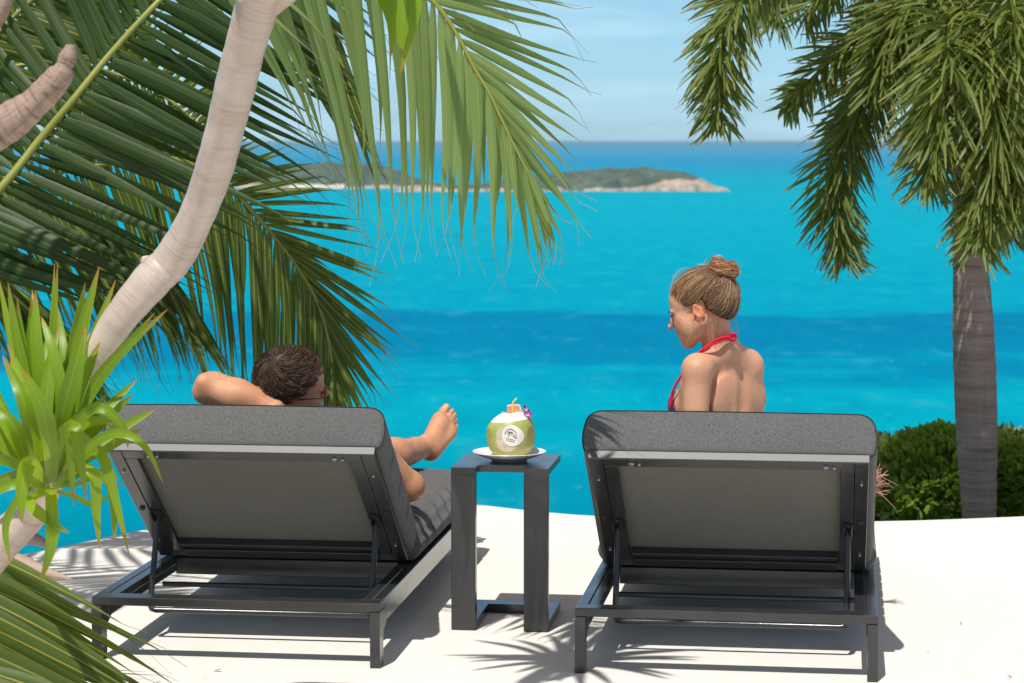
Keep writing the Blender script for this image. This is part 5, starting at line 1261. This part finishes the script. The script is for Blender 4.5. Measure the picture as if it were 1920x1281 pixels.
# ---------------------------------------------------------------- the reclining man
SKM = mat_skin('tanned_skin', (.60, .30, .175), (.50, .21, .115))
DM = 6.74; mo = empty('person', (-.60, 7.1, .32)); tag(mo, 'dark-haired man reclining on the left lounger, elbow out and bare foot up', 'person')
MP = lambda x, y, D=DM: at(x, y, D)
hm = MP(549, 722, 6.74)
HMm = basis(hm, (.95, .31, -.05), (.0, -.50, .86))
s = Sdf(grid((-1.02, -.76, .005), (-.76, -.46, .0034), (-.46, -.34, .005), (-.34, -.12, .0028)), grid((6.45, 7.0, .0036), (7.0, 7.9, .009), (7.9, 8.25, .003), (8.25, 8.4, .008)), grid((.20, .30, .006), (.30, .60, .003), (.60, .90, .0034)))
head(s, HMm, .92, True)
nk = HMm @ Vector((0, -.045, -.09)); chest = Vector((-.64, 6.98, .50))
s.cone(HMm @ Vector((0, -.03, -.05)), chest + Vector((0, -.05, .05)), .056, .060, .03)
bx = Vector((1, .1, 0)).normalized(); bdn = Vector((.0, .72, -.36)).normalized()
s.ell(chest + bdn * .10, (.185, .19, .11), .05, None, Matrix.Rotation(-.45, 3, 'X')); s.ell(chest + bdn * .27, (.150, .18, .10), .06, None, Matrix.Rotation(-.3, 3, 'X')); s.ell(Vector((-.56, 7.45, .42)), (.165, .14, .095), .06)
sl_ = chest + Vector((-.19, .0, .04)); sr_ = chest + Vector((.20, .03, .03)); s.ell(sl_, (.065, .06, .06), .05); s.ell(sr_, (.065, .06, .06), .05)
elb = MP(398, 727, 6.70); wr = MP(512, 768, 6.66)
s.cone(sl_, elb + Vector((.01, .02, -.01)), .052, .043, .03); s.ell(elb, (.040, .040, .038), .03); s.ell(MP(381, 716, 6.67), (.020, .022, .022), .028); s.ell(MP(375, 738, 6.69), (.018, .020, .024), .03); s.ell(MP(445, 740, 6.66), (.055, .022, .022), .03); s.cone(elb, elb.lerp(wr, .4), .041, .046, .02); s.cone(elb.lerp(wr, .4), wr, .044, .028, .03)
hand(s, wr, (.42, .75, -.45), (-.3, .6, .6), .18, .35, 1)
# right arm: elbow resting out to the side
er = at(768, 912, 7.10); hr = Vector((-.48, 7.28, .50)); s.cone(sr_, er, .050, .040, .03); s.cone(er + Vector((.002, .01, .0)), er + Vector((0, .03, -.015)), .040, .036, .02); s.cone(er, hr, .040, .026, .02); hand(s, hr, (-1, .2, .05), (0, .2, -1), .18, .25, -1)
# left leg straight, right leg turned out with the foot up
h0 = Vector((-.66, 7.50, .40)); kL = Vector((-.68, 7.92, .42)); s.cone(h0, kL, .085, .060, .04); aL = Vector((-.64, 8.30, .36)); s.cone(kL, aL, .056, .036, .03)
h1 = Vector((-.48, 7.48, .40)); kR = at(705, 860, 7.72); ank = at(798, 838, 8.02); s.cone(h1, kR, .085, .058, .04)
cf = kR.lerp(ank, .35) + Vector((0, 0, -.005)); s.cone(kR, cf, .055, .056, .03); s.cone(cf, ank + Vector((-.012, 0, -.004)), .055, .036, .03)
FP = lambda x, y, d=0.0: at(x, y, 8.04 + d)
s.ell(FP(800, 833, -.01), (.030, .030, .032), .02); s.ell(FP(776, 830, -.04), (.018, .018, .018), .015)
s.cone(FP(806, 850, .0), FP(812, 846, .02), .026, .028, .02)                       # heel
s.cone(FP(803, 838), FP(826, 796, .07), .032, .030, .02); s.cone(FP(812, 845, .0), FP(842, 815, .07), .026, .022, .02); s.cone(FP(808, 828, .02), FP(824, 785, .09), .026, .024, .02)
s.cone(FP(824, 800, .08), FP(845, 806, .08), .024, .021, .02)
s.cone(FP(824, 787, .10), FP(831, 772, .12), .0155, .0150, .012); s.cone(FP(831, 772, .12), FP(837, 763.5, .125), .0140, .0128, .006)
for (x0, y0, x1, y1, x2, y2, r) in ((833, 793, 843, 779, 848, 770.5, .0092), (838, 799, 849, 784, 852.5, 777.5, .0088), (841, 804, 850, 793, 854.5, 787.5, .0084), (844, 811, 852, 803, 856, 799, .0088)):
    s.cone(FP(x0, y0, .09), FP(x1, y1, .105), r * 1.0, r * .95, .009); s.cone(FP(x1, y1, .105), FP(x2, y2, .11), r * .92, r * .88, .002)
body_obj('body', s, SKM, mo, [((.078, -.012, -.012), .03, (1.08, .78, .70), HMm), (HMm.inverted() @ FP(838, 764, .11), .012, (1.15, 1.3, 1.35), HMm)], it=1)
mlo = Vector(mo.location)
# sunglasses arm and lens
for q in (-1, 1):
    MB().tube([HMm @ Vector((q * .079, .0, .004)) - mlo, HMm @ Vector((q * .072, .070, .006)) - mlo, HMm @ Vector((q * .058, .092, .004)) - mlo], .0016, 6).build('glasses_arm', M['dark'], mo, smooth=True)
    MB().lathe([(.0, .0), (.019, -.001), (.021, -.003), (.0, -.0015)], 20, M=Matrix.Translation(-mlo) @ HMm @ Matrix.Translation((q * .029, .092, -.001)) @ Matrix.Rotation(-math.pi / 2, 4, 'X') @ Matrix.Rotation(q * .25, 4, 'Y')).build('glasses_lens', M['dark'], mo, smooth=True)
# swim shorts
mb = MB(); P0 = [Vector((-.57, 7.36, .40)), Vector((-.57, 7.46, .405)), Vector((-.57, 7.54, .405))]; sw = mat_plain('navy_swim_fabric', (.02, .03, .08), .8, .2)
mb.lathe([(.0, -.13), (.16, -.12), (.178, -.04), (.175, .05), (.16, .12), (.0, .13)], 28, M=Matrix.Translation(Vector((-.56, 7.46, .405)) - mlo) @ Matrix.Rotation(math.pi / 2 - .1, 4, 'X') @ Matrix.Diagonal((1, .62, 1, 1))); mb.build('swim_shorts', sw, mo, smooth=True)
# short tousled hair
def hl_m(d):
    p = Vector((d.x * .082, -.020 + d.y * .101, .030 + d.z * .095))
    if p.y > .02: return p.z > .030 + (p.y - .02) * .55
    if p.y > -.03: return p.z > .012 or (p.y < -.02 and p.z > -.02)
    return p.z > -.045
def mpt(d, r): return Vector((d.x * .077 * r, -.018 + d.y * .092 * r, .027 + d.z * .088 * r))
vs = []
for j in range(nv + 1):
    for i in range(nu):
        th = math.pi * j / nv; ph = 2 * math.pi * i / nu; d = Vector((math.sin(th) * math.cos(ph), math.sin(th) * math.sin(ph), math.cos(th))); vs.append(HMm @ mpt(d, 1.02 + .03 * math.sin(5 * ph + 3 * th) * math.sin(4 * th) if hl_m(d) else .78) - mlo)
MB().add(vs, [(j * nu + i, j * nu + (i + 1) % nu, (j + 1) * nu + (i + 1) % nu, (j + 1) * nu + i) for j in range(nv) for i in range(nu)], col=(.030, .018, .012)).build('hair', HM, mo, smooth=True)
lines = []; rng = random.Random(11); crown_d = Vector((.25, -.55, .8)).normalized()
from mathutils import noise as mnoise
k = 0
while k < 4600:
    d = Vector((rng.gauss(0, 1), rng.gauss(0, 1), rng.gauss(0, 1))).normalized()
    if not hl_m(d): continue
    k += 1; away = (d - crown_d * d.dot(crown_d)); away = away.normalized() if away.length > .05 else Vector((1, 0, 0)); swirl = crown_d.cross(away) * (.45 + .4 * mnoise.noise(d * 2.0))
    cl_ = mnoise.noise(d * 4.5 + Vector((3, 1, 7))); flow = (away * (.7 + cl_) + swirl + Vector((cl_, mnoise.noise(d * 4.5), mnoise.noise(d * 4 + Vector((9, 0, 0))))) * .55 + Vector((rng.uniform(-1, 1), rng.uniform(-1, 1), rng.uniform(-1, 1))) * .22).normalized()
    Ln = rng.uniform(.30, .62); L = []; lift = rng.uniform(.01, .12); c_ = rng.choice([(.045, .024, .014), (.075, .040, .023), (.025, .014, .009), (.13, .075, .045), (.035, .018, .011)])
    for i in range(7):
        t = i / 6; q = (d + flow * Ln * t).normalized(); L.append(HMm @ mpt(q, 1.02 + .03 * abs(cl_) + lift * math.sin(math.pi * min(1, t * .75))))
    lines.append((L, c_))
tag(strands_mesh('hair_strands', lines, HM, mo, .0010), kind='stuff')

lines = []
for k in range(220):                                               # fine hair on the forearm and shin
    f = rng.random(); a = rng.uniform(-2.6, .4)
    if k < 140: c0 = elb.lerp(wr, f); r_ = .0455 - .012 * f; ax_ = (wr - elb).normalized()
    else: c0 = kR.lerp(ank, .45 + .45 * f); r_ = .050 - .016 * f; ax_ = (ank - kR).normalized()
    u = ax_.cross(Vector((0, 0, 1))).normalized(); w = ax_.cross(u); n_ = u * math.cos(a) + w * math.sin(a)
    if n_.y > .3: continue
    p = c0 + n_ * r_; t_ = (ax_ * rng.uniform(.3, 1) + w * rng.uniform(-.6, .6)).normalized(); lines.append(([p, p + t_ * .006 + n_ * .0022, p + t_ * .013 + n_ * .003], (.10, .05, .03)))
tag(strands_mesh('body_hair', lines, HM, mo, .0005), kind='stuff')

# ---------------------------------------------------------------- frayed straw tuft beside the right lounger
t = mat_plain('dusty_pink_straw', (.55, .30, .24), .7, .2); mb = MB(); rng = random.Random(3); cs = at(1646, 906, 7.02)
so = empty('straw_tuft', cs - Vector((.03, 0, 0))); tag(so, 'tuft of frayed pinkish straw sticking out beside the right lounger backrest', 'straw tuft'); oo = Vector(so.location)
for k in range(60):
    a = rng.gauss(-.05, .55); L = rng.uniform(.022, .046) if rng.random() < .85 else .058; d = Vector((math.cos(a) * 1.0, rng.uniform(-.6, .6), math.sin(a))).normalized()
    b = cs + Vector((rng.uniform(-.03, .002), rng.uniform(-.02, .02), rng.uniform(-.030, .030))); bend = Vector((rng.uniform(-.5, .3), rng.uniform(-.5, .5), rng.uniform(-.9, .9)))
    mb.tube([p - oo for p in catmull([b, b + d * L * .5 + bend * .012, b + (d + bend * .45) * L], 6)], [.0010, .0011, .0010, .0009, .0008, .0006], 5)
mb.build('straws', t, so, smooth=True)
MB().tube([cs - oo + Vector((-.02, 0, 0)), cs - oo + Vector((-.06, .02, -.02)), cs - oo + Vector((-.09, .03, -.05))], [.012, .016, .012], 8).build('stalk', t, so, smooth=True)

# ---------------------------------------------------------------- fallen leaf bits on the terrace
t = mat_plain('dry_orange_leaf', (.50, .16, .05), .7, .2)
for i, (x, y, L, lab) in enumerate(((408, 1258, .014, 'tiny orange dry leaf on the terrace in front of the left lounger'), (1802, 1170, .006, 'tiny brown speck of leaf on the sunlit terrace right of the right lounger'), (1893, 1270, .009, 'small dark leaf shred near the bottom right corner of the photo'), (1740, 1225, .005, 'smallest brown leaf fleck on the terrace at lower right'))):
    p = gz(x, y, .003); mb = MB(); mb.add([Vector((-L, 0, 0)), Vector((-.2 * L, -.45 * L, .004)), Vector((L, 0, .006)), Vector((.1 * L, .5 * L, .003)), Vector((0, 0, .001))], [(0, 1, 4), (1, 2, 4), (2, 3, 4), (3, 0, 4)])
    o = mb.build('fallen_leaf', t); o.location = p; o.rotation_euler = (0, 0, i * 1.3); tag(o, lab, 'fallen leaf')
p0 = gz(372, 1278, .004)
tag(MB().add([p0, p0 + Vector((.012, .05, .004)), p0 + Vector((.016, .075, .006)), p0 + Vector((.008, .04, .003))], [(0, 1, 2, 3)]).build('fallen_leaf', mat_plain('green_blade', (.2, .26, .04), .6)), 'thin green leaf blade lying at the bottom edge left of centre', 'fallen leaf')

# ------------------------------------------------------------------ sea haze
hz = MB().box((0, 26000, (6.0 + SEA - 1.5) / 2), (70000, 70000, 6.0 - SEA + 1.5)).build('haze', None)
t = bpy.data.materials.new('thin_sea_haze'); t.use_nodes = True; nn = t.node_tree.nodes; nn.remove(nn['Principled BSDF'])
pv = nn.new('ShaderNodeVolumePrincipled'); pv.inputs['Color'].default_value = (.42, .78, 1.0, 1); pv.inputs['Density'].default_value = 0.00003; pv.inputs['Anisotropy'].default_value = .2
t.node_tree.links.new(pv.outputs[0], nn['Material Output'].inputs['Volume']); hz.data.materials.append(t)
tag(hz, 'thin bright sea haze over the bay', kind='stuff')
